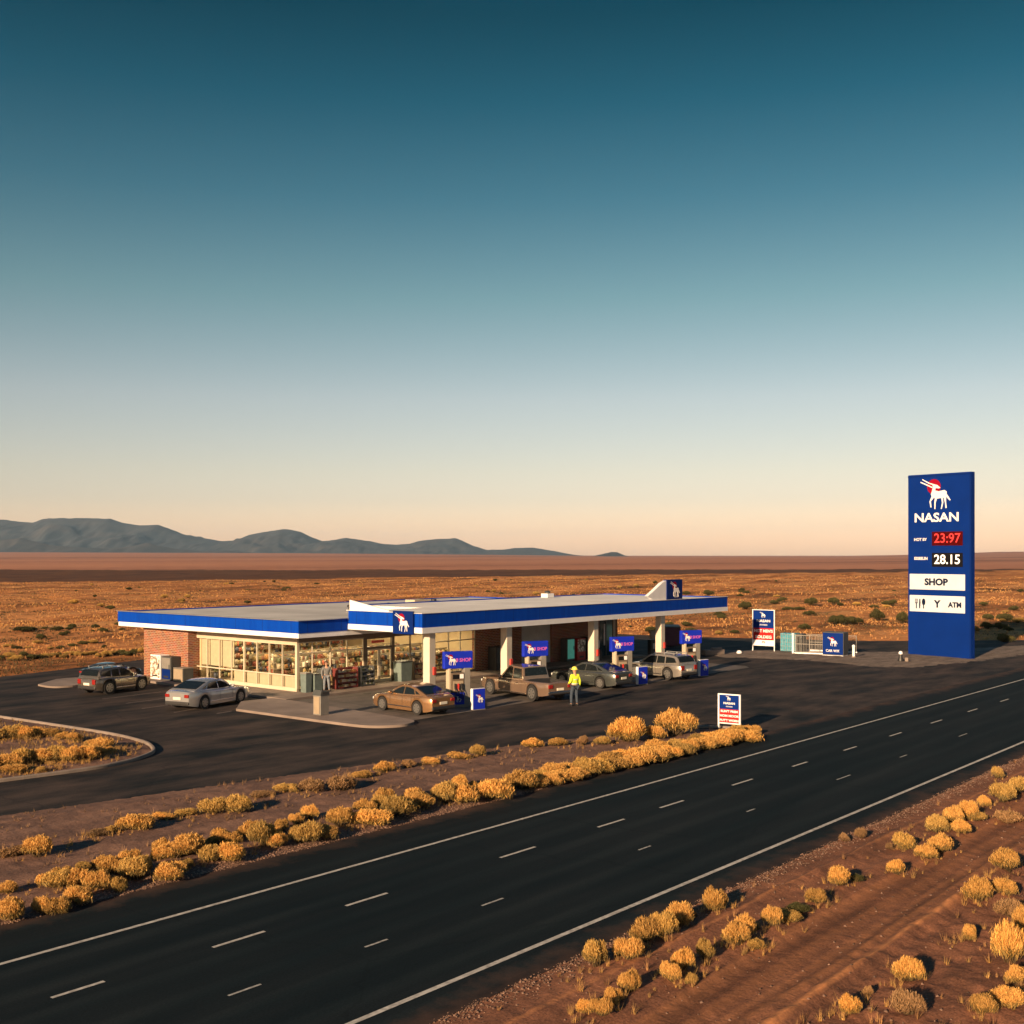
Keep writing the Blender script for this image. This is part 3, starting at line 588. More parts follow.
LOT = [(-60, 23.2), (170, 23.2), (130, 26.0), (108.3, 30.6), (98.5, 40.7), (93.0, 54.8), (91.6, 62.8), (89, 74), (60, 75.5), (46.7, 74), (40.6, 72.1), (34.6, 70.4), (22, 68), (-60, 58)]
SITE = [(-60, 13), (2, 13), (2, -9), (92, -9), (92, 13), (170, 13), (170, 23.2)] + LOT[2:]
def rise_table(px): return np.interp(px, [-600, 0, 300, 500, 610, 850, 930, 1000, 1100, 1600], [549, 551, 552, 553.6, 555, 555, 552.8, 550.6, 550, 549])
def plain_z(U, V):
    D = FWD[0]*U+FWD[1]*V; X = RGT[0]*U+RGT[1]*V; r = np.hypot(U, V)
    inside = sdf(U, V, SITE); out = np.clip(-inside, 0, 1e6)
    z = -0.14+0.16*smooth(0.0, 1.6, out)
    z = z+smooth(1, 14, out)*(0.06*wav(U, V, 5, 3)+0.10)+smooth(8, 90, out)*(0.45*wav(U, V, 60, 11)+0.16*wav(U, V, 17, 5))
    z = z-0.9*(1-smooth(11, 13.2, V))*smooth(0, 1.5, inside)
    px = 512+1150*X/np.maximum(D, 50)
    z = z+np.where(D > 300, smooth(1800, 6500, D)*(np.clip((555-rise_table(px)), -0.3, 9)/1150*6500), 0)
    return z
ang = np.concatenate([np.linspace(-math.pi, -0.75, 60, endpoint=False), np.linspace(-0.75, 0.75, 430, endpoint=False), np.linspace(0.75, math.pi, 60, endpoint=False)])
rad = np.concatenate([[0.5], np.arange(4, 150, 1.2), 150*np.geomspace(1, 13000/150, 150)])
A, RR = np.meshgrid(ang, rad, indexing='ij')
base = math.atan2(FWD[1], FWD[0])
U = RR*np.cos(base+A); V = RR*np.sin(base+A); Z = plain_z(U, V)
na, nr = U.shape; idx = np.arange(na*nr).reshape(na, nr); nx = np.roll(idx, -1, 0)
F = np.stack([idx[:, :-1], idx[:, 1:], nx[:, 1:], nx[:, :-1]], -1).reshape(-1, 4)
tag(link('ground', np_mesh('ground', np.stack([U, V, Z], -1).reshape(-1, 3), F, M['plain'], smooth=True)), kind='structure')

# ------------------------------------------------------------------ mountains on the horizon (real heightfields 7.5 - 12 km out)
def mountains(name, prof, d0, dr, d1, seed, m, cols=420, rows=56, rough=0.16):
    px = np.linspace(prof[0][0], prof[-1][0], cols); top = np.interp(px, [p[0] for p in prof], [p[1] for p in prof])
    d = np.linspace(d0, d1, rows); PX, D = np.meshgrid(px, d, indexing='ij')
    TOP = np.repeat(top[:, None], rows, 1)
    X = (PX-512)*dr/1150
    hgt = (555-TOP)/1150*dr+CAM_H
    t = np.where(D < dr, (D-d0)/(dr-d0), 1-(D-dr)/(d1-dr)*0.9)
    spur = wav(X, D*0.55, 1300, seed, 5); spur2 = wav(X+0.35*D, D*0.4, 520, seed+1, 4)
    tt = np.clip(t+0.17*spur*np.clip(4*t*(1-t), 0, 1)+0.07*spur2*np.clip(4*t*(1-t), 0, 1), 0, 1)
    p = np.where(D < dr, tt**1.25, tt)
    crest = np.exp(-((D-dr)/500)**2)
    gul = np.abs(wav(X+0.25*D, D*.25, 260, seed+2, 4))
    h = hgt*p*(1+rough*0.25*spur2*(1-crest)*t)+2.0*spur2*t-(26*gul)*np.clip(3*t*(1-t), 0, 1)*np.clip(hgt/120, .2, 1.6)+2.2*wav(X, D, 170, seed+3, 3)*t
    h = np.where(t <= 0.001, -5, h)
    U = RGT[0]*X+FWD[0]*D; V = RGT[1]*X+FWD[1]*D
    n, k = U.shape; idx = np.arange(n*k).reshape(n, k)
    F = np.stack([idx[:-1, :-1], idx[1:, :-1], idx[1:, 1:], idx[:-1, 1:]], -1).reshape(-1, 4)
    tag(link(name, np_mesh(name, np.stack([U, V, h], -1).reshape(-1, 3), F, m, smooth=True)), kind='structure')
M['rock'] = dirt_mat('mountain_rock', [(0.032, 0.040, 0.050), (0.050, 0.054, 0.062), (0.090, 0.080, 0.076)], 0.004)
RIDGE = [(-420, 548), (-300, 535), (-200, 524), (-90, 526), (-20, 519), (0, 519), (20, 521.5), (32, 522), (41, 519), (48, 518), (80, 517.6), (110, 518.5), (118, 521), (127, 523.5), (140, 525), (158, 524.5), (164, 527), (176, 533), (190, 536), (205, 538.5), (222, 541), (236, 540), (248, 535), (262, 532), (283, 529), (292, 530), (301, 532), (312, 537), (322, 541), (335, 539.5), (346, 537.5), (356, 539), (370, 541), (383, 544), (396, 545), (410, 543.5), (418, 541), (428, 539.5), (444, 538.5), (455, 538), (463, 541), (473, 546), (487, 550), (505, 549.5), (518, 548), (534, 547.5), (548, 550), (562, 552.5), (580, 556), (610, 560)]
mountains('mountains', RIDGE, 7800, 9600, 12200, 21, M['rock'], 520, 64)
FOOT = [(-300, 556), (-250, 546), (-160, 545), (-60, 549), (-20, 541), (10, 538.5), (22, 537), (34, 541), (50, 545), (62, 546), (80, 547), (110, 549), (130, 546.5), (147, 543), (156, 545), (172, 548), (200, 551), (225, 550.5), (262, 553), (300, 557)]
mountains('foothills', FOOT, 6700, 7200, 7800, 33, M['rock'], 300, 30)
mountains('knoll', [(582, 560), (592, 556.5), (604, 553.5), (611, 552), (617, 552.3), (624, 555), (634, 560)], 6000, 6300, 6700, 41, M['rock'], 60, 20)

# ------------------------------------------------------------------ roads
sheet('highway', [(-60, 12.95), (400, 12.95), (400, 23.2), (-60, 23.2)], 0.0, M['asphalt'])
sheet('asphalt_lot', LOT, -0.004, M['lot'])
mk = MB()
for a, b in ((20.92, 21.03), (13.89, 14.01)): mk.add([(-60, a, .004), (400, a, .004), (400, b, .004), (-60, b, .004)], [(0, 1, 2, 3)])
d1 = [(10.1, 11.1), (13.4, 14.65), (16.83, 18.07), (21.99, 23.4), (26.2, 27.5), (29.4, 30.75), (33.8, 35.2), (38.2, 39.4), (42.6, 43.8), (47.2, 48.5), (52, 53.4), (57, 58.4), (62, 63.4), (67, 68.4)]
for a, b in d1: mk.add([(a, 18.66, .004), (b, 18.66, .004), (b, 18.75, .004), (a, 18.75, .004)], [(0, 1, 2, 3)])
tag(mk.build('road_markings', M['marking']), kind='structure')
mk = MB()
for a, b in [(12.1, 12.8), (15.29, 15.9), (18.72, 19.44), (24.84, 25.4), (30.6, 31.1), (36.9, 38.0), (42.5, 43.2), (49, 50)]: mk.add([(a, 16.42, .004), (b, 16.42, .004), (b, 16.48, .004), (a, 16.48, .004)], [(0, 1, 2, 3)])
tag(mk.build('worn_road_markings', mat('worn_paint', (0.30, 0.30, 0.29), 0.85, 0, 0.5, 9)), kind='structure')
mk = MB()
for (a, b), (c, d) in [((32.6, 52.85), (36.2, 53.25)), ((32.0, 50.45), (35.2, 50.8)), ((32.2, 48.0), (34.6, 48.6)), ((33.3, 46.1), (34.3, 46.3)), ((32.8, 55.4), (36.6, 55.8))]:
    mk.add([(a, b, .002), (c, d, .002), (c, d+.1, .002), (a, b+.1, .002)], [(0, 1, 2, 3)])
tag(mk.build('parking_lines', M['faint_marking']), kind='structure')

# ------------------------------------------------------------------ dirt verges, islands and kerbs
def verge_z(U, V):
    edge = 12.98-V
    z = 0.075*np.clip(edge, -.3, 1.2)+0.012*wav(U, V, 0.5, 8)+0.014*wav(U*.5, V, 1.7, 9)*smooth(0.2, 1, edge)-0.01
    track = smooth(8.9, 9.3, V)*(1-smooth(10.3, 10.7, V))
    rough = 0.030*wav(U*0.6, V, 0.6, 14)+0.03*wav(U, V, 1.6, 15)
    z = z+rough*(0.25+0.75*(1-smooth(8.1, 8.6, V)))*(1-track)
    z = z-0.05*track+track*0.018*wav(U*0.05, V, 0.35, 16)
    L1 = lambda s_, wl: wav(U, U*0, wl, s_, 3)
    for c, hh, w_, s_ in ((8.55, .13, .17, 17), (8.95, .045, .10, 19), (9.75, .02, .14, 61), (10.45, .035, .10, 62), (10.85, .07, .18, 23), (8.05, .04, .14, 63)):
        z = z+hh*np.exp(-((V-c-0.07*L1(s_, 9))/w_)**2)*(1+.35*L1(s_+40, 3.5)+.12*wav(U*.5, V, .8, s_+80))
    c3 = 11.9+0.1*L1(20, 8); z = z+0.09*np.exp(-((V-c3)/0.15)**2)*smooth(17, 22, U)*(1-smooth(30, 34, U))*(1+0.4*wav(U*.5, V, .9, 22))
    return z
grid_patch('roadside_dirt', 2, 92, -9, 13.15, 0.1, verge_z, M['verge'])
MEDIAN = [(-30, 23.15), (43.2, 23.1), (44.0, 23.25), (44.5, 23.8), (44.6, 24.6), (44.2, 25.6), (43.2, 26.6), (40.7, 27.9), (35.3, 29.44), (29.5, 30.7), (24.2, 31.66), (16.25, 33.0), (0, 36), (-30, 41)]
def median_z(U, V):
    d = sdf(U, V, MEDIAN)
    return 0.09*np.clip(d, -.4, 1.4)+0.010*wav(U, V, 0.5, 31)+0.024*wav(U*.6, V, 2.4, 32)*smooth(0.2, 1.5, d)-0.012+0.012*wav(U*.4, V, .9, 33)*smooth(.3, 1, d)
grid_patch('median_dirt', -12, 45, 22.9, 38.8, 0.1, median_z, M['dirt'], lambda U, V: sdf(U, V, MEDIAN) > -0.25)
k = MB(); sweep(k, spline([(36.5, 23.12), (40.5, 23.08), (43.2, 22.98), (44.2, 23.15), (44.72, 23.75), (44.82, 24.7), (44.4, 25.75), (43.3, 26.78), (41.5, 27.7)]), 0.16, 0.10)
tag(k.build('median_kerb', M['kerb'], smooth=True, angle=40), kind='structure')
ISL = [(25.0, 62), (25.7, 56), (25.92, 52.66), (26.26, 47.87), (26.44, 44.12), (26.3, 42), (26.0, 40.57), (25.2, 38.98), (24.05, 38.07), (22.9, 37.65), (21.69, 37.48), (18.61, 37.81), (12, 38.8), (-10, 42.5), (-10, 62)]
def isl_z(U, V):
    d = sdf(U, V, ISL)
    return 0.02+0.07*np.clip(d, -.3, 1.5)+0.02*wav(U, V, .8, 41)+0.03*wav(U, V, 2.5, 42)*smooth(.3, 1.5, d)
grid_patch('planted_island', -2, 26.6, 37.2, 61, 0.12, isl_z, M['dirt'], lambda U, V: sdf(U, V, ISL) > -0.05)
k = MB(); sweep(k, spline(ISL[:-1]), 0.14, 0.12)
tag(k.build('island_kerb', M['kerb'], smooth=True, angle=40), kind='structure')
TONGUE = [(76.3, 45.0), (75.75, 42.9), (77.4, 36.8), (75.9, 31.7), (76.8, 28.9), (83.8, 27.2), (92.9, 26.0), (112, 24.4), (130, 24.0), (118, 26.3), (102.3, 29.0), (96.4, 31.1), (89.0, 34.5), (86.4, 37.3), (83.6, 43.6), (80.3, 47.3)]
def ton_z(U, V):
    d = sdf(U, V, TONGUE)
    return 0.05*np.clip(d, -.5, 1.3)+0.012*wav(U, V, .7, 51)+0.02*wav(U, V, 2.5, 52)-0.01
grid_patch('gravel_verge', 74, 131, 23, 49, 0.2, ton_z, M['gravel'], lambda U, V: sdf(U, V, TONGUE) > -0.5)
# forecourt slab, raised apron and shop pavement
sheet('forecourt_slab', [(37.6, 37.3), (69.9, 37.4), (70.6, 38.0), (71.5, 46), (72.5, 47.15), (38.4, 47.15)], 0.006, M['slab'])
k = MB(); k.prism(spline([(34.45, 46.2), (34.5, 42), (34.6, 38.2), (34.9, 37.0), (35.7, 36.35), (36.5, 36.3), (37.2, 36.8), (37.5, 38.2), (37.9, 42), (38.3, 47.2), (38.2, 48.2)], 6)+[(36.4, 48.4)], -0.02, 0.11)
tag(k.build('apron', M['concrete']), kind='structure')
k = MB(); k.prism([(38.35, 47.2), (72.4, 47.2), (72.4, 49.3), (40.8, 49.3), (40.8, 64.6), (38.9, 64.6), (38.5, 52)], -0.02, 0.12)
tag(k.build('shop_pavement', M['concrete']), kind='structure')
k = MB(); k.prism(spline([(33.7, 63.9), (33.6, 62.6), (34.0, 61.9), (35.2, 61.9), (37.0, 63.5), (37.2, 65.5), (35.8, 65.7)], 5), -0.02, 0.10)
tag(k.build('concrete_pad', M['concrete']), kind='structure')
# ------------------------------------------------------------------ shop building
def wb(mb, name, m, root, parent=None, **kw):
    """build a part whose vertices are given in world coordinates, under a thing"""
    l = root.location; mb.v = [(x-l.x, y-l.y, z-l.z) for x, y, z in mb.v]
    return mb.build(name, m, parent or root, **kw)
B = lambda: MB()
shop = thing('shop_building', (40.8, 49.3, 0), 0, 'low flat-roofed brick and glass shop with a blue and white roof edge', 'shop')
b = B(); b.bb((41.0, 49.5, 0.0), (71.4, 62.4, 0.13)); wb(b, 'floor', M['wood_floor'], shop)
b = B(); b.bb((40.2, 58.55, 0.0), (45.2, 63.2, 3.22)); wb(b, 'brick_wall', M['brick'], shop)
b = B(); b.bb((45.2, 62.6, 0), (71.6, 62.9, 3.22)); b.bb((71.3, 49.3, 0), (71.6, 62.6, 3.22)); wb(b, 'rear_wall', M['brick'], shop)
for u0, u1 in ((55.5, 60.2), (63.5, 69.25)):
    b = B(); b.bb((u0, 49.3, 0.0), (u1, 49.6, 3.22)); wb(b, 'brick_wall', M['brick'], shop)
b = B(); b.bb((71.05, 49.3, 0), (71.3, 49.6, 3.22)); wb(b, 'corner_pier', M['cream'], shop)
b = B(); b.bb((45.2, 62.3, 0.13), (55.5, 62.58, 3.2)); b.bb((55.52, 49.62, 0.13), (55.7, 62.3, 3.2)); b.bb((45.22, 58.5, .13), (45.4, 62.3, 3.2)); b.bb((41.0, 58.36, .13), (45.2, 58.53, 3.2)); wb(b, 'shop_wall', M['shop_wall'], shop)
b = B(); b.bb((40.95, 49.5, 3.02), (55.5, 58.3, 3.10)); b.bb((45.4, 58.3, 3.02), (55.5, 62.3, 3.10)); wb(b, 'ceiling', M['shop_wall'], shop)
for i in range(4):
    for j in range(3):
        b = B(); b.bb((42.2+i*3.4, 50.6+j*2.9, 2.965), (44.0+i*3.4, 51.2+j*2.9, 3.015)); wb(b, 'ceiling_light', M['ceil_light'], shop)
# roof, edge band, soffit
b = B(); b.bb((39.62, 47.72, 3.3), (72.2, 64.9, 4.03)); rf = wb(b, 'roof', M['roof'], shop)
b = B(); b.bb((39.5, 47.6, 3.44), (39.62, 65.0, 4.10)); b.bb((39.62, 47.6, 3.44), (42.98, 47.72, 4.10)); b.bb((39.62, 64.9, 3.44), (72.3, 65.0, 4.1)); b.bb((72.2, 53.05, 3.44), (72.3, 64.9, 4.1)); wb(b, 'blue_fascia', M['blue'], shop)
b = B(); b.bb((39.53, 47.63, 3.18), (39.65, 64.97, 3.44)); b.bb((39.65, 47.63, 3.18), (72.2, 47.75, 3.44)); b.bb((39.65, 64.85, 3.18), (72.2, 64.97, 3.44)); wb(b, 'white_trim', M['white'], shop)
b = B(); b.bb((39.65, 47.75, 3.21), (72.2, 64.85, 3.29)); wb(b, 'soffit', M['soffit'], shop)
b = B(); b.bb((39.40, 47.5, 4.10), (39.66, 65.06, 4.13)); b.bb((39.66, 47.5, 4.10), (42.96, 47.76, 4.13)); wb(b, 'roof_flashing', M['steel'], shop)
# left window wall (bays along y)
ye = [58.55, 57.5, 56.3, 55.15, 53.95, 52.8, 51.7, 50.55, 49.42]
b = B(); b.bb((40.8, 49.3, 2.70), (40.95, 58.55, 3.2)); wb(b, 'header_panel', M['cream'], shop)
b = B(); b.bb((40.78, 49.3, 0.12), (40.93, 58.55, 0.26)); wb(b, 'window_sill', M['frame'], shop)
b = B(); b.bb((40.79, 49.28, 0.26), (40.97, 49.42, 2.7)); wb(b, 'corner_post', M['frame'], shop)
for i in range(8):
    y1, y0 = ye[i], ye[i+1]; w = 0.09 if i == 3 else 0.045
    b = B(); b.bb((40.8, y0, 0.26), (40.9, y0+w, 2.7)); b.bb((40.81, y0+w, 0.93), (40.89, y1, 0.99)); b.bb((40.81, y0+w, 0.26), (40.89, y1, 0.31)); b.bb((40.81, y0+w, 2.65), (40.89, y1, 2.7))
    f = wb(b, 'window', M['frame'], shop)
    b = B(); b.add([(40.85, y0+w, .99), (40.85, y1, .99), (40.85, y1, 2.65), (40.85, y0+w, 2.65)], [(3, 2, 1, 0)]); wb(b, 'pane', M['glass'], shop, f)
    b = B(); b.add([(40.85, y0+w, .31), (40.85, y1, .31), (40.85, y1, .93), (40.85, y0+w, .93)], [(3, 2, 1, 0)]); wb(b, 'pane', M['glass'], shop, f)
    if i < 3:
        b = B()
        n = 9
        for q in range(n):
            t0 = y0+w+(y1-y0-w)*q/n; b.box((41.05, t0+.06, 1.84), (0.015, (y1-y0-w)/n*1.0, 1.55), R(5))
        wb(b, 'window_blind', M['blind'], shop, f)
    else:
        b = B(); b.bb((41.0, y0+.03, 0.28), (41.04, y1-.0, 0.95)); wb(b, 'spandrel_board', M['blind'], shop, f)
# front window wall (bays along x)
b = B(); b.bb((40.97, 49.3, 2.80), (55.5, 49.45, 3.2)); wb(b, 'header_panel', M['dark_frame'], shop)
b = B(); b.bb((40.97, 49.29, 0.12), (45.75, 49.42, 0.22)); b.bb((48.2, 49.29, 0.12), (55.5, 49.42, 0.22)); wb(b, 'window_sill', M['dark_frame'], shop)
xe = [40.97, 41.94, 43.25, 44.5, 45.75]; xe2 = [48.2, 49.6, 50.7, 51.7, 53.0, 54.1, 55.5]
def front_bay(x0, x1, mt):
    b = B(); b.bb((x1-.05, 49.3, .22), (x1, 49.4, 2.8)); b.bb((x0, 49.31, 2.16), (x1-.05, 49.39, 2.22)); b.bb((x0, 49.31, 2.74), (x1-.05, 49.39, 2.80)); b.bb((x0, 49.31, .22), (x1-.05, 49.39, .27))
    f = wb(b, 'window', mt, shop)
    for z0, z1 in ((.27, 2.16), (2.22, 2.74)):
        b = B(); b.add([(x0, 49.35, z0), (x1-.05, 49.35, z0), (x1-.05, 49.35, z1), (x0, 49.35, z1)], [(0, 1, 2, 3)]); wb(b, 'pane', M['glass'], shop, f)
for i in range(4): front_bay(xe[i], xe[i+1], M['frame'])
for i in range(6): front_bay(xe2[i], xe2[i+1], M['dark_frame'] if i in (0, 2, 5) else M['frame'])
b = B(); b.bb((45.75, 49.26, .12), (45.98, 49.44, 2.8)); b.bb((48.0, 49.26, .12), (48.2, 49.44, 2.8)); b.bb((45.98, 49.28, 2.12), (48.0, 49.42, 2.24)); b.bb((45.98, 49.28, 2.7), (48.0, 49.42, 2.8)); wb(b, 'door_frame', M['dark_frame'], shop)
b = B(); b.add([(45.98, 49.35, 2.24), (48.0, 49.35, 2.24), (48.0, 49.35, 2.7), (45.98, 49.35, 2.7)], [(0, 1, 2, 3)]); wb(b, 'transom_pane', M['glass'], shop)
b = B(); b.bb((46.6, 49.52, 2.42), (47.6, 49.56, 2.58)); wb(b, 'door_sign', M['red'], shop)
for x0, x1, hx in ((45.99, 46.98, 46.9), (47.0, 47.99, 47.08)):
    b = B(); b.bb((x0, 49.31, .13), (x0+.08, 49.38, 2.11)); b.bb((x1-.08, 49.31, .13), (x1, 49.38, 2.11)); b.bb((x0+.08, 49.31, .13), (x1-.08, 49.38, .30)); b.bb((x0+.08, 49.31, 2.02), (x1-.08, 49.38, 2.11))
    d = wb(b, 'door', M['frame'], shop)
    b = B(); b.add([(x0+.08, 49.345, .3), (x1-.08, 49.345, .3), (x1-.08, 49.345, 2.02), (x0+.08, 49.345, 2.02)], [(0, 1, 2, 3)]); wb(b, 'pane', M['glass'], shop, d)
    b = B(); b.cyl((hx, 49.25, .95), (hx, 49.25, 1.35), .02); b.bb((hx-.01, 49.25, .97), (hx+.01, 49.31, .99)); b.bb((hx-.01, 49.25, 1.31), (hx+.01, 49.31, 1.33)); wb(b, 'handle', M['chrome'], shop, d)
# roller shutter and dark glazed door on the service side
b = B(); b.bb((60.2, 49.42, .12), (63.5, 49.5, 2.9))
for i in range(27): b.bb((60.25, 49.395, .15+i*.1), (63.45, 49.42, .22+i*.1))
sh = wb(b, 'roller_shutter', M['shutter'], shop)
b = B(); b.bb((60.2, 49.3, 2.9), (63.5, 49.6, 3.2)); wb(b, 'shutter_box', M['grey'], shop, sh)
b = B(); b.bb((69.25, 49.36, .12), (71.05, 49.42, 3.0)); dg = wb(b, 'service_door', M['dark_glass'], shop)
b = B(); b.bb((69.25, 49.3, 3.0), (71.05, 49.5, 3.2)); b.bb((70.1, 49.31, .12), (70.18, 49.36, 3.0)); wb(b, 'door_frame', M['dark'], shop, dg)
b = B(); b.bb((69.85, 49.30, 0.9), (69.97, 49.36, 2.5)); wb(b, 'handle', M['white'], shop, dg)

# ------------------------------------------------------------------ fuel canopy
can = thing('fuel_canopy', (43.2, 41.9, 0), 0, 'long flat canopy with a blue band over the fuel pumps, on four cream columns', 'canopy')
b = B(); b.bb((43.0, 41.9, 3.80), (75.0, 42.04, 4.54)); b.bb((43.0, 42.04, 3.80), (43.14, 47.58, 4.54)); b.bb((74.86, 42.04, 3.80), (75.0, 53.0, 4.54)); b.bb((49.1, 52.9, 4.12), (74.86, 53.0, 4.54)); wb(b, 'blue_fascia', M['blue'], can)
b = B(); b.bb((42.97, 41.87, 3.50), (75.03, 41.99, 3.80)); b.bb((42.97, 41.99, 3.50), (43.09, 47.58, 3.80)); b.bb((74.91, 41.99, 3.5), (75.03, 47.58, 3.80)); wb(b, 'white_trim', M['white'], can)
b = B(); b.bb((43.14, 42.04, 4.3), (49.1, 47.58, 4.47)); b.bb((49.1, 42.04, 4.3), (74.86, 52.9, 4.47)); b.bb((49.0, 47.72, 4.14), (49.1, 53.0, 4.47)); b.bb((43.14, 47.58, 4.14), (49.1, 47.72, 4.47)); b.bb((42.94, 41.86, 4.54), (75.06, 42.1, 4.565)); b.bb((42.94, 42.1, 4.54), (43.2, 47.7, 4.565)); wb(b, 'roof', M['canopy_roof'], can)
b = B(); b.bb((43.09, 41.99, 3.56), (74.91, 47.58, 3.66)); wb(b, 'soffit', M['soffit'], can)
for i in range(7):
    b = B(); b.bb((46.0+i*4, 44.2, 3.535), (46.7+i*4, 44.9, 3.565)); wb(b, 'soffit_lamp', M['white'], can)
for u in (44.1, 50.45, 58.95, 66.75):
    b = B(); b.rbox((u, 42.45, 1.78), (.48, .48, 3.56), .03); c = wb(b, 'column', M['column'], can)
    b = B(); b.rbox((u, 42.45, 0.09), (.66, .66, .17), .03); wb(b, 'plinth', M['concrete'], can, c)
    b = B(); b.rbox((u+.1, 42.16, 1.45), (.20, .10, .42), .02); wb(b, 'call_box', M['red'], can, c)
# white fin and emblem panel on the left face
b = B(); b.add([(43.02, 47.5, 4.568), (43.02, 44.4, 4.568), (43.02, 44.4, 4.62), (43.02, 47.5, 5.12), (43.16, 47.5, 4.568), (43.16, 44.4, 4.568), (43.16, 44.4, 4.62), (43.16, 47.5, 5.12)],
    [(0, 3, 2, 1), (4, 5, 6, 7), (0, 1, 5, 4), (1, 2, 6, 5), (2, 3, 7, 6), (3, 0, 4, 7)]); wb(b, 'white_fin', M['white'], can)
sp = B(); sp.rbox((0, 0.06, 0), (1.5, .14, 1.22), .02); sp = sp.build('emblem_panel', M['deep_blue'], can); sp.location = (-0.34, 43.2-41.9, 4.04); sp.rotation_euler = (0, 0, R(-90))
emblem(0.98, (0, -0.014, 0.0), sp)
# tall curved fin and emblem panel on the front face
pts = [(63.2, 4.568), (66.7, 4.568), (66.7, 5.86), (66.2, 5.72), (65.6, 5.42), (65.0, 5.12), (64.4, 4.86), (65.0, 4.66)]
b = B(); b.xz(pts, 41.93, 42.2); wb(b, 'white_fin', M['white'], can)
sp = B(); sp.rbox((0, 0.15, 0), (2.0, .30, 1.36), .02); sp = sp.build('emblem_panel', M['deep_blue'], can); sp.location = (67.7-43.2, -0.03, 5.24)
emblem(1.1, (0.05, -0.004, 0), sp)

# roof clutter
def roof_thing(name, parts, loc, label, cat):
    t = thing(name, loc, 0, label, cat)
    for nm, mb, mm in parts: mb.build(nm, mm, t)
b1 = B(); b1.rbox((0, 0, .28), (1.5, .9, .52), .03); b2 = B(); b2.bb((-.7, -.35, -.02), (-.6, .35, .03)); b2.bb((.6, -.35, -.02), (.7, .35, .03)); b3 = B(); b3.cyl((.2, 0, .54), (.2, 0, .58), .3, n=16)
roof_thing('air_conditioner', [('casing', b1, M['cream']), ('skid', b2, M['dark']), ('fan_grille', b3, M['dark'])], (56.2, 55.2, 4.03), 'cream air conditioning unit on the roof behind the canopy edge', 'air conditioner')
b1 = B(); b1.rbox((0, 0, .2), (.9, .5, .36), .03); b2 = B(); b2.cyl((0, 0, .38), (0, 0, .5), .2, n=14)
roof_thing('roof_vent', [('housing', b1, M['dark']), ('cap', b2, M['black'])], (58.2, 55.6, 4.03), 'low black roof vent beside the cream air conditioning unit', 'vent')
b1 = B(); b1.rbox((0, 0, .16), (.8, .6, .3), .03); b2 = B(); b2.lathe([(.2, .3), (.2, .42), (.26, .44), (.05, .52)], n=14)
roof_thing('roof_hatch', [('curb', b1, M['white']), ('cap', b2, M['dark'])], (66.5, 52.0, 4.47), 'small white hatch on the canopy roof above the middle pumps', 'roof hatch')
for (x, y, lb) in ((48.6, 53.6, 'short black vent pipe on the shop roof, left end of the grey roof pipe'), (51.9, 53.6, 'short black vent pipe on the shop roof, right end of the grey roof pipe')):
    b1 = B(); b1.lathe([(.12, 0), (.12, .3), (.2, .32), (.2, .44), (.05, .5)], n=12); b2 = B(); b2.cyl((0, 0, 0), (0, 0, .04), .25, n=14)
    roof_thing('vent_pipe', [('pipe', b1, M['black']), ('collar', b2, M['steel'])], (x, y, 4.47 if y < 52.9 else 4.03), lb, 'vent')
b = B(); b.cyl((48.9, 53.6, 4.1), (51.6, 53.6, 4.1), .06); o = b.build('roof_pipe', M['teal_bin'], None); tag(o, 'grey pipe lying on the shop roof between two black vents', 'pipe')
# ------------------------------------------------------------------ shelves and goods
PAL = np.array([(.52, .38, .20), (.34, .09, .05), (.42, .20, .07), (.58, .48, .34), (.14, .08, .04), (.36, .26, .12), (.09, .10, .14), (.60, .54, .44), (.24, .10, .06), (.13, .14, .07)])
def goods_stuff(name, spots, label):
    """many packs on shelves as one object; spots: (x, y, z, w, d, h)"""
    V = []; F = []; C = []
    for (x, y, z, w, d, h) in spots:
        o = len(V); c = PAL[rng.integers(len(PAL))]*rng.uniform(.7, 1.15)
        for zz in (z, z+h):
            V += [(x-w/2, y-d/2, zz), (x+w/2, y-d/2, zz), (x+w/2, y+d/2, zz), (x-w/2, y+d/2, zz)]
        F += [(o+3, o+2, o+1, o), (o+4, o+5, o+6, o+7), (o, o+1, o+5, o+4), (o+1, o+2, o+6, o+5), (o+2, o+3, o+7, o+6), (o+3, o, o+4, o+7)]; C += [c]*6
    me = np_mesh(name, np.array(V), np.array(F), M['goods'], np.clip(np.array(C), 0, 1))
    return tag(link(name, me), label, 'goods', None, 'stuff')
PACKS = []
for i in range(10):
    for kind in (0, 1):
        b = MB()
        if kind == 0:
            b.rbox((0, 0, .5), (1, 1, 1), .04)
        else:
            b.lathe([(.45, 0), (.5, .05), (.5, .6), (.4, .72), (.18, .82), (.18, 1.0)], n=8)
        nm = 'carton' if kind == 0 else 'bottle'
        me = bpy.data.meshes.new(nm); me.from_pydata(b.v, [], b.f); me.materials.append(M['goods'])
        ca = me.color_attributes.new('Col', 'FLOAT_COLOR', 'CORNER')
        ca.data.foreach_set('color', np.tile(np.append(PAL[i], 1.0), len(me.loops)).astype(np.float32))
        PACKS.append((nm, me, i))
def pack(x, y, z, w, d, h, label, group, colours=None):
    while True:
        nm, me, i = PACKS[rng.integers(len(PACKS))]
        if colours is None or i in colours: break
    o = link(nm, me); o.location = (x, y, z); o.scale = (w, d, h); o.rotation_euler = (0, 0, rng.uniform(-.1, .1))
    return tag(o, label, nm, group)
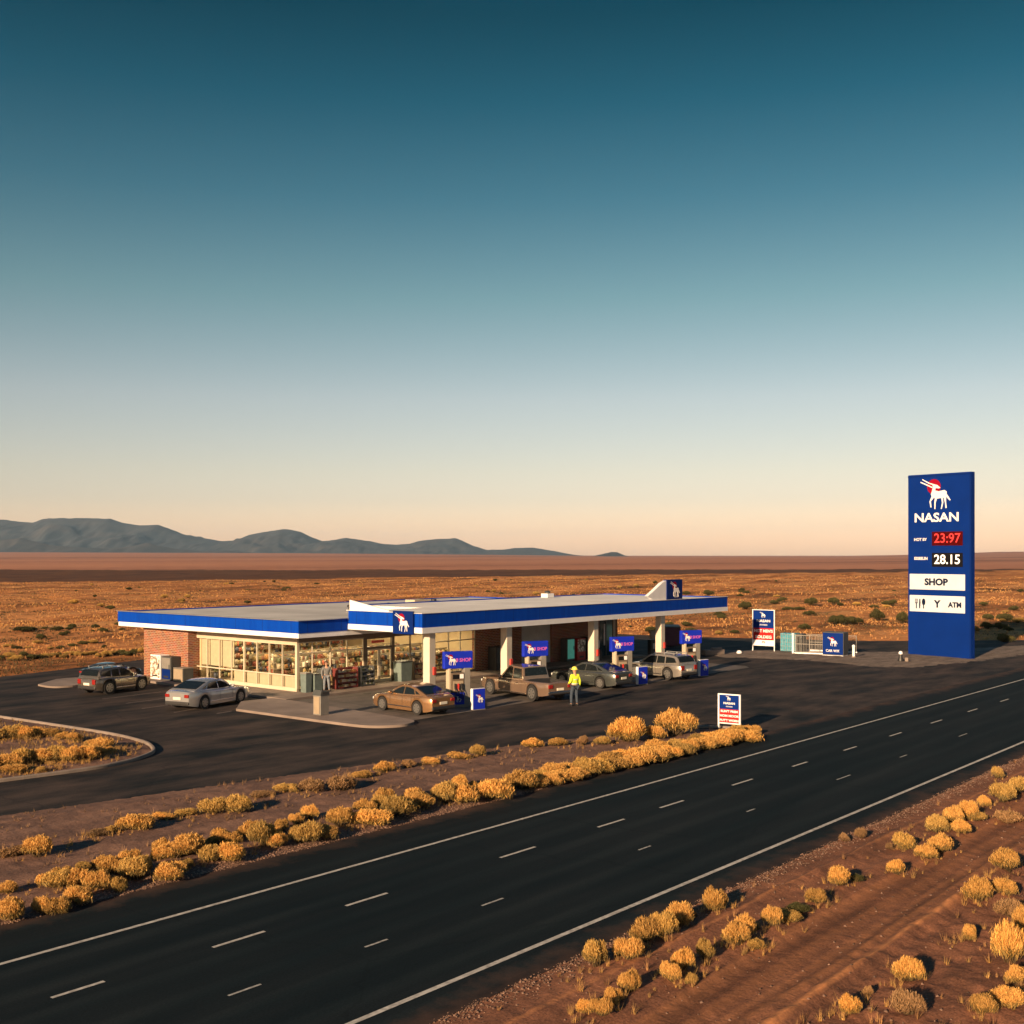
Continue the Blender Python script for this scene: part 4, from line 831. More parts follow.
def gondola(x0, x1, y, h, label, indiv=False, tiers=4, depth=.42, sides=(-1, 1)):
    t = thing('shelf_unit', ((x0+x1)/2, y, .13), 0, label, 'shelves'); w = x1-x0
    b = MB(); b.bb((-w/2, -.02, 0), (w/2, .02, h)); b.build('back_panel', M['shelf'], t)
    b = MB(); b.bb((-w/2, -depth, 0), (w/2, depth, .12)); b.build('plinth', M['dark_frame'], t)
    sp = []
    for k in range(tiers):
        z = .14+k*(h-.15)/tiers
        b = MB()
        if k:
            for s in sides: b.bb((-w/2, min(s*.03, s*(depth-.03*k)), z-.025), (w/2, max(s*.03, s*(depth-.03*k)), z))
            b.build('shelf_board', M['shelf'], t)
        for s in sides:
            x = -w/2+.1
            while x < w/2-.1:
                ww = rng.uniform(.12, .26); hh = rng.uniform(.5, .9)*(h-.15)/tiers
                if rng.random() < .93:
                    a = (t.location.x+x+ww/2, y+s*(depth*.62), .13+z, ww*.92, .2, hh)
                    if indiv and s < 0: pack(*a, label='small packet on the shop shelf just inside the front windows', group='packets on the front shelf')
                    else: sp.append(a)
                x += ww
    if sp: goods_stuff('shelf_goods', sp, 'assorted packets and bottles filling the '+label.split(' with')[0])
gondola(42.6, 45.6, 51.3, 1.45, 'low double sided shop shelf behind the front windows left of the doors', True, sides=(-1, 1))
gondola(48.4, 54.9, 51.3, 1.45, 'low double sided shop shelf behind the front windows right of the doors', True, sides=(-1, 1))
gondola(42.6, 54.9, 53.6, 1.55, 'long shop shelf in the second aisle from the front windows')
gondola(42.6, 54.9, 55.9, 1.55, 'long shop shelf in the third aisle from the front windows')
gondola(45.9, 55.2, 61.9, 2.3, 'tall wall shelf along the rear wall of the shop', tiers=6, sides=(-1,))
gondola(41.4, 45.0, 58.0, 2.3, 'tall wall shelf at the left end of the shop', tiers=6, sides=(-1,))

def rack(name, x0, x1, y, h, m, label, cat, plabel, pgroup, colours, tiers=4, z0=.12):
    t = thing(name, ((x0+x1)/2, y, z0), 0, label, cat); w = x1-x0
    b = MB(); b.bb((-w/2, .18, 0), (w/2, .24, h)); b.build('back_panel', m, t)
    for s in (-1, 1):
        b = MB(); b.bb((s*w/2-.03, -.24, 0), (s*w/2+.03, .18, h)); b.build('side_panel', m, t)
    for k in range(tiers):
        z = .06+k*(h-.08)/tiers
        b = MB(); b.bb((-w/2+.03, -.24, z-.03), (w/2-.03, .18, z)); b.bb((-w/2+.03, -.26, z-.03), (w/2-.03, -.24, z+.05)); b.build('shelf', m, t)
        x = -w/2+.05
        while x < w/2-.14:
            ww = rng.uniform(.11, .19)
            pack(t.location.x+x+ww/2, y-.1, z0+z, ww*.9, .16, rng.uniform(.55, .8)*(h-.08)/tiers, plabel, pgroup, colours); x += ww
rack('display_rack', 42.95, 44.45, 48.62, 1.15, M['dark_red'], 'dark red four tier display rack of packets outside the shop windows', 'display rack', 'packet on the dark red rack outside the shop windows', 'packets on the red rack', (0, 2, 3, 7))
rack('display_rack', 44.72, 45.72, 48.62, 1.12, M['dark'], 'black display rack of bottles beside the red rack, left of the doors', 'display rack', 'bottle or pack on the black display rack left of the doors', 'packs on the black rack', (6, 7, 9))
rack('display_rack', 49.15, 49.85, 48.75, 1.3, M['dark_frame'], 'narrow brown display rack of packets right of the shop doors', 'display rack', 'packet on the narrow brown rack right of the doors', 'packets on the brown rack', (0, 1, 3, 5))
rack('display_rack', 42.12, 42.52, 48.95, 1.15, M['dark'], 'narrow dark display rack with orange packets behind the standing shopper', 'display rack', 'orange packet on the narrow rack behind the shopper', 'packets on the narrow rack', (1, 2))

# ------------------------------------------------------------------ bins and machines by the shop
def wheelie(loc, w, d, h, body, lid, rz, label, name='waste_bin'):
    t = thing(name, loc, rz, label, 'bin')
    b = MB(); b.box((0, 0, h*.46), (w*.86, d*.86, h*.92), 0, 0, 1.14); b.build('body', body, t)
    b = MB(); b.rbox((0, 0, h*.95), (w*1.04, d*1.04, h*.07), .02); b.bb((-w*.3, d*.5, h*.93), (w*.3, d*.58, h*.97)); b.build('lid', lid, t)
    for s in (-1, 1):
        b = MB(); b.cyl((s*w*.3, d*.42, .07), (s*w*.42, d*.42, .07), .07, n=12); b.build('wheel', M['rubber'], t)
wheelie((40.98, 48.75, .12), .42, .5, 1.1, M['teal_bin'], M['grey'], 0, 'tall grey waste bin at the shop corner, left of the wider one')
wheelie((41.6, 48.7, .12), .62, .6, 1.0, M['teal_bin'], M['dark'], 0, 'wide grey teal waste bin under the corner shop window')
wheelie((48.35, 48.72, .12), .95, .7, 1.22, M['teal_bin'], M['dark'], 0, 'large grey lidded bin just right of the shop doors')
# street litter bin on the apron
t = thing('litter_bin', (35.75, 41.45, .11), 0, 'beige and grey litter bin with a hooded top standing on the apron', 'bin')
b = MB(); b.rbox((0, 0, .46), (.52, .52, .92), .02); b.build('body', M['grey'], t)
b = MB(); b.bb((-.285, -.2, .06), (-.262, .2, .86)); b.build('side_panel', M['beige'], t)
b = MB(); b.add([(-.29, -.29, .92), (.29, -.29, .92), (.29, .29, .92), (-.29, .29, .92), (-.2, -.27, 1.16), (.27, -.27, 1.1), (.27, .27, 1.1), (-.2, .27, 1.16)], [(3, 2, 1, 0), (4, 5, 6, 7), (0, 1, 5, 4), (1, 2, 6, 5), (2, 3, 7, 6), (3, 0, 4, 7)]); hd = b.build('hood', M['dark'], t)
b = MB(); b.bb((-.16, -.296, .97), (.16, -.284, 1.07)); b.build('opening', M['black'], hd)

def checker_mat():
    m, nt, N, L, bs = new_mat('drink_fronts')
    tc = N.new('ShaderNodeTexCoord'); v = N.new('ShaderNodeTexVoronoi'); v.inputs['Scale'].default_value = 9; v.inputs['Randomness'].default_value = .55
    L.new(tc.outputs['Object'], v.inputs['Vector'])
    sx = N.new('ShaderNodeSeparateXYZ'); L.new(v.outputs['Color'], sx.inputs[0])
    cr = ramp(N, [(.25, (.20, .16, .13)), (.45, (.62, .55, .46)), (.7, (.75, .70, .62)), (.95, (.35, .22, .14))]); cr.color_ramp.interpolation = 'CONSTANT'
    L.new(sx.outputs['X'], cr.inputs['Fac']); L.new(cr.outputs['Color'], bs.inputs['Base Color']); bs.inputs['Roughness'].default_value = .4
    return m
M['drinks'] = checker_mat()
def machine(loc, w, d, h, rz, body, front, lower, label, cat='vending machine', name='vending_machine', low=.35, text=None, tm=None):
    """cabinet facing local -y"""
    t = thing(name, loc, rz, label, cat)
    b = MB(); b.rbox((0, 0, h/2), (w, d, h), .025); b.build('cabinet', body, t)
    b = MB(); b.bb((-w*.44, -d/2-.03, h*low), (w*.44, -d/2+.002, h*.95)); f = b.build('display_front', front, t)
    b = MB(); b.bb((-w*.44, -d/2-.02, h*.06), (w*.44, -d/2+.002, h*(low-.03))); p = b.build('lower_panel', lower, t)
    b = MB(); b.bb((-w*.25, -d/2-.028, h*.12), (w*.25, -d/2-.02, h*.2)); b.build('dispensing_slot', M['black'], p)
    b = MB(); b.bb((w*.3, -d/2-.04, h*.5), (w*.4, -d/2-.03, h*.66)); b.build('keypad', M['dark'], f)
    if text: lettering(text, h*.22, (0, -d/2-.036, h*.68), tm, f, .006)
    return t
machine((39.83, 60.9, .12), 1.05, .66, 1.46, R(-90), M['white'], M['drinks'], M['drinks'], 'white vending machine with a chequered front against the brick wall', low=.18)
machine((39.83, 59.75, .12), .98, .66, 1.42, R(-90), M['dark'], M['grey'], M['deep_blue'], 'dark and navy vending machine with a pale upper window against the brick wall', low=.5)
t = thing('storage_bin', (39.75, 58.35, .12), 0, 'squat beige and dark grey bin at the corner of the brick wall', 'bin')
b = MB(); b.rbox((0, 0, .40), (.72, .95, .80), .02); b.build('body', M['dark'], t)
b = MB(); b.bb((-.385, -.45, .05), (-.362, .45, .78)); b.build('side_panel', M['beige'], t)
b = MB(); b.rbox((0, 0, .82), (.76, 1.0, .05), .015); b.build('lid', M['grey'], t)
machine((64.75, 48.85, .12), .85, .6, 1.62, 0, M['dark'], M['aqua_lit'], M['dark'], 'upright cooler with a pale turquoise front against the brick wall', 'cooler', 'drinks_cooler', low=.12)
machine((66.0, 48.85, .12), 1.0, .6, 1.55, 0, M['red'], M['drinks'], M['red'], 'red vending machine between the turquoise cooler and the dark machine', low=.4)
machine((67.3, 48.85, .12), 1.05, .6, 1.6, 0, M['black'], M['goods_dark'] if 'goods_dark' in M else M['dark_glass'], M['black'], 'black vending machine with a dark front right of the red one', low=.3)
machine((57.3, 48.8, .12), 1.5, .7, 1.5, 0, M['black'], M['dark'], M['black'], 'black ice merchandiser with white numerals beside the brick wall', 'ice freezer', 'ice_freezer', low=.3, text='22', tm=M['emblem'])

# ------------------------------------------------------------------ pumps
def make_pump(label):
    t = thing('fuel_pump', (0, 0, 0), 0, label, 'fuel pump', 'fuel pumps in the forecourt row')
    b = MB(); b.rbox((0, 0, .06), (1.5, .75, .14), .03); b.build('plinth', M['concrete'], t)
    for x, w, m in ((-.50, .13, M['cream']), (.46, .34, M['grey'])):
        b = MB(); b.rbox((x, 0, 1.03), (w, .34, 1.80), .02); b.build('post', m, t)
    b = MB(); b.rbox((-.07, 0, .42), (.70, .46, .60), .02); lp = b.build('lower_cabinet', M['bright_blue'], t)
    emblem(.36, (-.07, -.236, .42), lp, False)
    b = MB(); b.rbox((-.07, 0, 1.22), (.70, .40, .98), .03); hd = b.build('dispenser_head', M['dark_frame'], t)
    b = MB(); b.bb((-.34, -.215, 1.40), (.02, -.195, 1.62)); b.build('screen', M['led_back'], hd)
    b = MB(); b.bb((.04, -.215, 1.42), (.24, -.195, 1.64)); b.build('price_card', M['white'], hd)
    b = MB(); b.bb((-.34, -.215, .80), (.22, -.195, 1.30)); b.build('product_panel', M['beige'], hd)
    for i, x in enumerate((-.24, -.06, .12)):
        b = MB(); b.rbox((x, -.26, 1.05), (.07, .09, .26), .015); b.cyl((x, -.25, .94), (x, -.33, .84), .022, n=8); nz = b.build('nozzle', (M['black'], M['red'], M['black'])[i], t)
        b = MB(); pts = [(x, -.29, .98), (x+.03, -.36, .70), (x+.05, -.36, .42), (x+.04, -.30, .34), (x+.02, -.25, .52), (x, -.235, .78)]
        for p, q in zip(pts, pts[1:]): b.cyl(p, q, .016, n=6)
        b.build('hose', M['rubber'], nz)
    b = MB(); b.rbox((0, 0, 2.34), (1.56, .30, .86), .04); tp = b.build('topper_sign', M['bright_blue'], t)
    emblem(.56, (-.40, -.152, 2.36), tp, True)
    lettering('8 SHOP', .25, (.26, -.154, 2.33), M['pink'], tp, .006)
    return t
PUMPS = [(42.55, 39.0, 'fuel pump nearest the store corner, behind the gold sedan'), (50.4, 40.3, 'fuel pump behind the brown pickup truck'), (56.35, 38.5, 'fuel pump between the grey sedan and the silver wagon'), (64.0, 38.4, 'fuel pump at the far right end, beyond the silver wagon')]
proto = make_pump(PUMPS[0][2])
for i, (x, y, lb) in enumerate(PUMPS):
    o = proto if i == 0 else copy_tree(proto)
    o.location = (x, y, .006); o.rotation_euler = (0, 0, R(-24)); o['label'] = lb
def make_box():
    t = thing('service_box', (0, 0, 0), 0, '-', 'service box', 'blue service boxes beside the pumps')
    b = MB(); b.rbox((0, 0, .53), (.72, .2, 1.0), .02); bd = b.build('body', M['bright_blue'], t)
    b = MB(); b.bb((-.385, -.1, .03), (-.362, .1, 1.03)); b.bb((-.36, -.1, 1.032), (.36, .1, 1.045)); b.build('sunlit_edge', M['white'], t)  # brightness of the sunlit side painted in as white strips
    b = MB(); b.bb((-.36, -.14, 0), (.36, .14, .03)); b.build('foot', M['grey'], t)
    emblem(.42, (0.03, -.104, .56), bd, True)
    return t
BOX = [(42.35, 37.45, 'blue box with antelope emblem right of the pump behind the gold sedan'), (56.75, 37.35, 'blue box with antelope emblem between the grey sedan and the silver wagon'), (63.1, 36.95, 'blue box with antelope emblem right of the silver wagon')]
proto = make_box()
for i, (x, y, lb) in enumerate(BOX):
    o = proto if i == 0 else copy_tree(proto)
    o.location = (x, y, .0 if y < 37.3 else .006); o.rotation_euler = (0, 0, R(-14)); o['label'] = lb
# older dispensers behind the silver wagon
def dispenser(loc, label, body, top):
    t = thing('old_dispenser', loc, R(-24), label, 'dispenser')
    b = MB(); b.rbox((0, 0, .75), (.75, .45, 1.5), .03); b.build('cabinet', body, t)
    b = MB(); b.rbox((0, 0, 1.86), (.62, .32, .62), .12); b.build('head', top, t)
    b = MB(); b.bb((-.2, -.24, .85), (.2, -.224, 1.25)); b.build('dial', M['steel'], t)
    b = MB(); b.rbox((.44, -.05, 1.15), (.1, .12, .4), .02); b.build('nozzle', M['black'], t)
dispenser((70.2, 45.2, .006), 'black dispenser with a grey rounded head behind the silver wagon', M['black'], M['grey'])
dispenser((60.2, 43.2, .006), 'black dispenser with a pale head behind the pump of the grey sedan', M['black'], M['steel'])

# ------------------------------------------------------------------ roadside signs
def price_sign(loc, rz, w, h, leg, rows, label, name_line, sub, foot=None):
    """framed board facing local -y"""
    t = thing('price_board', loc, rz, label, 'sign')
    for s in (-1, 1):
        b = MB(); b.rbox((s*(w/2+.03), .03, (h+leg)/2), (.07, .09, h+leg), .01); b.build('leg', M['white'], t)
    b = MB(); b.bb((-w/2, 0.0, leg+h-.05), (w/2, .06, leg+h)); b.bb((-w/2, 0.0, leg), (w/2, .06, leg+.05)); b.build('frame_rail', M['white'], t)
    split = leg+h*.49
    b = MB(); b.bb((-w/2, .01, split), (w/2, .05, leg+h-.05)); up = b.build('upper_panel', M['sign_blue'], t)
    lowz = leg+.05 if foot is None else leg+h*.16
    b = MB(); b.bb((-w/2, .01, lowz), (w/2, .05, split)); lo = b.build('lower_panel', M['sign_red'], t)
    emblem(h*.17, (-.03*w, .008, leg+h*.855), up, False)
    lettering(name_line, h*.098, (0, .006, leg+h*.685), M['emblem'], up, .004*w, 1.25)
    lettering(sub, h*.055, (0, .006, leg+h*.575), M['emblem'], up, .001*w)
    n = len(rows)
    for i, r in enumerate(rows):
        z = split-(i+.5)*(split-lowz)/n
        lettering(r, (split-lowz)/n*.66, (0, .006, z), M['emblem'], lo, .006*w, sx=min(1.2, .9*w/(len(r)*(split-lowz)/n*.66*.58)))
    if foot is not None:
        b = MB(); b.bb((-w/2, .01, leg+.05), (w/2, .05, lowz)); fo = b.build('foot_panel', M['white'], t)
        lettering(foot, h*.085, (0, .006, leg+h*.1), M['sign_red'], fo, .004)
    return t
price_sign((44.28, 24.65, .06), R(-84), 0.92, 1.30, .22, ["RUN'T PREM", 'HOM MOOR', "PUT'T WORN"], 'small white framed blue and red price board among golden bushes', 'NASAN', 'STATION')
price_sign((82.25, 42.75, .03), R(-88), 1.78, 2.85, .42, ["HOT MEN'S", 'SOLDEG'], 'tall white framed blue and red price board beside the fenced gas cage', 'NASAN', 'STATION', '4%')

# price pylon
py = thing('price_pylon', (86.25, 30.45, -0.22), math.atan2(-5.18, -1.21), 'huge dark blue price pylon with white antelope standing beside the highway', 'sign')
b = MB(); b.rbox((0, .28, 7.05), (5.25, .50, 13.7), .05); bd = b.build('body', M['sign_blue'], py)
b = MB(); b.bb((-2.4, .06, -.1), (2.4, .5, .21)); b.build('base', M['dark'], py)
b = MB(); b.bb((2.5, .0, .3), (2.62, .03, 13.8)); b.bb((-2.62, 0, 13.72), (2.62, .03, 13.8)); b.build('edge_trim', M['deep_blue'], py)
e = emblem(2.30, (-.2, .026, 12.38), bd)
lettering('NASAN', .92, (-.2, .022, 10.60), M['emblem'], bd, .022, 1.22)
lettering('HOT BY', .30, (-1.55, .022, 8.98), M['emblem'], bd, .006)
lettering('ESSEELIN', .29, (-1.5, .022, 7.55), M['emblem'], bd, .008)
b = MB(); b.bb((-.56, .004, 8.52), (1.96, .028, 9.56)); d = b.build('price_display', M['led_red_back'], bd)
lettering('23:97', .98, (.70, .0, 9.04), M['led_red'], d, .012, 1.0)
b = MB(); b.bb((-.56, .004, 6.94), (1.96, .028, 7.98)); d = b.build('price_display', M['led_back'], bd)
lettering('28.15', .98, (.70, .0, 7.46), M['led_white'], d, .012, 1.0)
b = MB(); b.rbox((-.15, .01, 5.80), (4.6, .05, 1.18), .02); d = b.build('shop_panel', M['lit_panel'], bd)
lettering('SHOP', .68, (-.2, -.02, 5.78), M['navy_text'], d, .032, 1.12)
b = MB(); b.rbox((-.15, .01, 4.16), (4.6, .05, 1.24), .02); d = b.build('services_panel', M['lit_panel'], bd)
lettering('Y', .72, (-.1, -.02, 4.14), M['navy_text'], d, .034)
lettering('ATM', .52, (1.35, -.02, 4.12), M['navy_text'], d, .024)
b = MB()   # fork, knife and spoon
for q in (-.13, 0, .13): b.bb((-1.86+q*.7-.02, -.028, 4.22), (-1.86+q*.7+.02, -.016, 4.52))
b.bb((-1.97, -.028, 4.16), (-1.75, -.016, 4.22)); b.bb((-1.9, -.028, 3.78), (-1.82, -.016, 4.16))
b.build('fork_icon', M['navy_text'], d)
b = MB(); b.xz([(-1.62, 3.78), (-1.54, 3.78), (-1.5, 4.2), (-1.52, 4.5), (-1.6, 4.52), (-1.63, 4.1)], -.028, -.016); b.build('knife_icon', M['navy_text'], d)
b = MB(); b.xz([(-1.24+.15*math.cos(a), 4.28+.26*math.sin(a)) for a in [i*math.pi/8 for i in range(16)]], -.028, -.016); b.bb((-1.28, -.028, 3.78), (-1.20, -.016, 4.03)); b.build('spoon_icon', M['navy_text'], d)

# ------------------------------------------------------------------ gas cage, fence, ice box, bollards
t = thing('gas_cage', (82.9, 41.0, .05), R(-88), 'turquoise gas bottle cage beside the tall price board', 'cage')
b = MB(); b.rbox((0, .5, .72), (1.3, .9, 1.40), .03); b.build('cabinet', M['turquoise'], t)
b = MB()
for i in range(7): b.bb((-.62+i*.2, .02, .05), (-.60+i*.2, .045, 1.4))
for i in range(5): b.bb((-.64, .02, .1+i*.31), (.64, .046, .12+i*.31))
b.build('mesh_front', M['steel'], t)
b = MB(); b.rbox((.9, .5, .72), (.5, .86, 1.36), .03); b.build('side_cabinet', M['dark'], t)
def fence_run(p0, p1, h, label):
    L_ = math.hypot(p1[0]-p0[0], p1[1]-p0[1]); a = math.atan2(p1[1]-p0[1], p1[0]-p0[0])
    t = thing('mesh_fence', (p0[0], p0[1], .04), a, label, 'fence')
    for x in (0.0, L_*.5, L_):
        b = MB(); b.rbox((x, 0, h/2), (.06, .06, h), .01); b.build('post', M['grey'], t)
    b = MB()
    for z in (.12, h*.5, h-.06): b.bb((.03, -.015, z), (L_-.03, .015, z+.035))
    b.build('rail', M['grey'], t)
    b = MB(); n = int(L_/.11)
    for i in range(1, n): b.bb((L_*i/n-.008, -.006, .15), (L_*i/n+.008, .006, h-.06))
    b.build('bars', M['grey'], t)
    b = MB(); b.bb((-.1, -.12, -.1), (L_+.1, -.03, .1)); b.build('base_kerb', M['white'], t)
fence_run((81.75, 39.75), (82.3, 37.75), 1.45, 'grey bar fence between the gas cage and the blue ice box')
fence_run((84.8, 40.6), (85.2, 36.4), 1.35, 'low grey bar fence behind the blue ice box')
t = thing('white_post', (81.7, 39.95, .04), 0, 'tall white square post between the gas cage and the fence', 'post')
b = MB(); b.rbox((0, 0, .75), (.14, .14, 1.5), .015); b.build('post', M['white'], t)
b = MB(); b.box((0, 0, 1.53), (.18, .18, .06), 0, 0, .6); b.build('cap', M['white'], t)
t = thing('ice_box', (81.75, 36.75, .04), R(-86), 'blue ice box with a white antelope and lettering at the fence end', 'ice box')
b = MB(); b.rbox((0, .55, .9), (1.62, 1.05, 1.72), .03); bd = b.build('cabinet', M['dark'], t)
b = MB(); b.bb((-.78, -.02, .10), (.78, .024, 1.70)); fr = b.build('front_door', M['sign_blue'], t)
emblem(.72, (0, -.024, 1.05), fr, True); lettering('CAR WX', .26, (-.02, -.024, .36), M['emblem'], fr, .004)
b = MB(); b.bb((-.8, -.06, -.02), (.8, 1.0, .04)); b.build('base', M['white'], t)
t = thing('bollard', (81.35, 34.95, .04), 0, 'white bollard at the right end of the blue ice box', 'bollard')
b = MB(); b.lathe([(.10, 0), (.10, .78), (.12, .80), (.12, .86), (.07, .93), (.01, .95)], n=16); b.build('post', M['white'], t, smooth=True, angle=40)
b = MB(); b.lathe([(.17, 0), (.17, .05), (.11, .09)], n=16); b.build('foot', M['concrete'], t)
t = thing('bollard', (80.5, 31.1, .03), 0, 'short dark bollard with a white domed cap left of the pylon', 'bollard')
b = MB(); b.lathe([(.20, 0), (.21, .12), (.13, .3), (.12, .52)], n=16); b.build('post', M['black'], t, smooth=True, angle=40)
b = MB(); b.lathe([(.13, .52), (.15, .58), (.13, .68), (.06, .74), (.01, .75)], n=16); b.build('cap', M['white'], t, smooth=True, angle=40)
b = MB(); b.rbox((.1, -.28, .14), (.26, .24, .3), .04); o = b.build('marker_stone', M['kerb'], None); o.location = (80.6, 31.0, .03); tag(o, 'pale square stone beside the short dark bollard', 'stone')
b = MB(); b.rbox((0, 0, .2), (1.9, .55, .42), .05); b.rbox((.45, .1, .46), (.9, .34, .14), .04); o = b.build('concrete_block', M['concrete'], None, smooth=True, angle=40); o.location = (76.9, 44.2, .02); o.rotation_euler = (0, 0, R(-20)); tag(o, 'low pale concrete block at the edge of the forecourt near the tall board', 'concrete block')
b = MB(); b.lathe([(.2, 0), (.22, .12), (.14, .24), (.02, .27)], n=9); o = b.build('white_stone', M['white'], None, smooth=True); o.location = (79.0, 43.1, .02); tag(o, 'small white painted stone left of the tall price board', 'stone')
t = thing('skip_container', (82.6, 51.6, 0), R(35), 'dark maroon waste container standing behind the far end of the canopy', 'container')
b = MB(); b.box((0, 0, .85), (2.6, 1.5, 1.5), 0, 0, 1.1); b.build('body', M['maroon'], t)
b = MB(); b.rbox((0, 0, 1.64), (2.9, 1.7, .1), .03); b.build('lid', M['dark'], t)
b = MB()
for x in (-.9, -.3, .3, .9): b.bb((x-.04, -.86, .2), (x+.04, -.78, 1.55))
b.build('ribs', M['maroon'], t)
# ------------------------------------------------------------------ vehicles
def paint(name, col, metal=0.55, rough=0.24):
    return mat('car_paint_'+name, col, rough, metal, 0.04, 2.0, coat=1.0)
def car(name, label, cat, L_, W_, H_, style, pm, loc, head, roof_rails=False):
    """x forward, y left, origin on the ground under the middle; body lofted from cross-sections with open wheel arches"""
    t = thing(name, loc, head, label, cat, None)
    hl = L_/2; st = style
    wr = st['wr']; xf = st['xf']*L_; xr = st['xr']*L_
    zt_x = [p[0]*L_ for p in st['top']]; zt_z = [p[1]*H_ for p in st['top']]
    gl = [(p[0]*L_, p[1]*H_) for p in st['glass']]   # rear base, rear top, front top, front base
    xD, xC, xB, xA = [p[0] for p in gl]
    clr = st.get('clear', .17)
    def halfw(x):
        a = abs(x)/hl; return W_/2*(1-0.20*max(0, (a-.62)/.38)**2.2)
    def ztop(x): return float(np.interp(x, zt_x, zt_z))
    def zbot(x):
        a = abs(x)/hl; return clr+.10*max(0, (a-.80)/.20)**1.5
    def zside(x):
        z = zbot(x)
        for xw in (xf, xr):
            d = abs(x-xw); ra = wr*1.17
            if d < ra: z = max(z, wr+math.sqrt(ra*ra-d*d)*1.0)
        return z
    xs = sorted(set([round(v, 4) for v in np.linspace(-hl, hl, 70)]+[round(xw+s*wr*1.17*k, 4) for xw in (xf, xr) for s in (-1, 1) for k in (1.0, .97, .9, .75, .5, .2)]))
    bed = st.get('bed')
    P = []; Fc = []; Mi = []
    for x in xs:
        w = halfw(x); z1 = ztop(x); zb = zbot(x); zs = min(zside(x), z1-.10); wi = w-.30*W_/1.8
        mid = zs+(z1-zs)*.5
        sec = [(0, zb), (wi, zb), (wi, max(zs, zb+.001)), (w*.975, zs), (w*1.0, mid), (w*.985, z1-.10), (w*.95, z1-.035), (w*.89, z1)]
        if bed and bed[0]*L_ < x < bed[1]*L_: sec += [(w*.885, z1), (w*.885, z1-bed[2]), (0, z1-bed[2])]
        else: sec += [(w*.80, z1+.004), (w*.4, z1+.022), (0, z1+.03)]
        P.append(sec)
    n = len(P[0]); V = []
    for x, sec in zip(xs, P):
        V += [(x, y, z) for y, z in sec]+[(x, -y, z) for y, z in sec]
    for i in range(len(xs)-1):
        for sgn in (0, 1):
            for k in range(n-1):
                a = i*2*n+sgn*n+k; q = [a, a+1, a+1+2*n, a+2*n]
                Fc.append(q[::-1] if sgn == 0 else q); Mi.append(1 if k < 2 else (1 if (bed and k >= 8 and bed[0]*L_ < xs[i] < bed[1]*L_) else 0))
    for i, flip in ((0, True), (len(xs)-1, False)):
        o = i*2*n; ring = [o+k for k in range(n)]+[o+n+k for k in range(n-2, 0, -1)]
        Fc.append(ring[::-1] if not flip else ring); Mi.append(0)
    me = bpy.data.meshes.new('body'); me.from_pydata(V, [], Fc); me.materials.append(pm); me.materials.append(M['black'])
    me.polygons.foreach_set('material_index', Mi)
    bm = bmesh.new(); bm.from_mesh(me); bmesh.ops.remove_doubles(bm, verts=bm.verts[:], dist=.0006); bmesh.ops.recalc_face_normals(bm, faces=bm.faces[:])
    bm.to_mesh(me); bm.free()
    me.polygons.foreach_set('use_smooth', [True]*len(me.polygons)); me.set_sharp_from_angle(angle=R(38))
    body = link('body', me, t)
    # cabin
    wb_ = lambda x: halfw(x)*.90; tw = st.get('tumble', .74)
    gs = [(xD, gl[0][1])]+[(p[0]*L_, p[1]*H_) for p in st.get('curve', [])]+[(xA, gl[3][1])] if st.get('curve') else gl
    gsp = spline(gs, 10) if st.get('curve') else gl
    def zroof(x): return float(np.interp(x, [g[0] for g in gsp], [g[1] for g in gsp]))
    belt = lambda x: ztop(x)
    def ys(x, z):
        b0 = ztop(0.0) if not bed else gl[3][1]
        f = np.clip((z-b0)/(H_-b0), 0, 1); return halfw(0)*(.90+(tw-.90)*f)
    V = []; Fc = []; gx = sorted(set(list(np.linspace(xD, xC, 12))+list(np.linspace(xC, xB, 12))+list(np.linspace(xB, xA, 12))))
    for x in gx:
        zr = zroof(x); zb = min(belt(x), zr)-.03; crown = .03*np.clip((zr-.75*H_)/(.25*H_), 0, 1)
        ze = max(zr-.05, zb)
        sec = [(ys(x, zb), zb), (ys(x, ze), ze), (ys(x, zr)*.955, zr-.004), (ys(x, zr)*.55, zr+crown*.7), (0, zr+crown)]
        V += [(x, y, z) for y, z in sec]+[(x, -y, z) for y, z in sec]
    n = 5
    for i in range(len(gx)-1):
        for sgn in (0, 1):
            for k in range(n-1):
                a = i*2*n+sgn*n+k; q = [a, a+1, a+1+2*n, a+2*n]; Fc.append(q[::-1] if sgn == 0 else q)
    for i in (0, len(gx)-1):
        o = i*2*n; ring = [o+k for k in range(n)]+[o+n+k for k in range(n-2, -1, -1)]; Fc.append(ring if i == 0 else ring[::-1])
    me = bpy.data.meshes.new('cabin'); me.from_pydata(V, [], Fc); me.materials.append(pm)
    bm = bmesh.new(); bm.from_mesh(me); bmesh.ops.remove_doubles(bm, verts=bm.verts[:], dist=.0006); bmesh.ops.recalc_face_normals(bm, faces=bm.faces[:]); bm.to_mesh(me); bm.free()
    me.polygons.foreach_set('use_smooth', [True]*len(me.polygons)); me.set_sharp_from_angle(angle=R(35))
    cab = link('cabin', me, t)
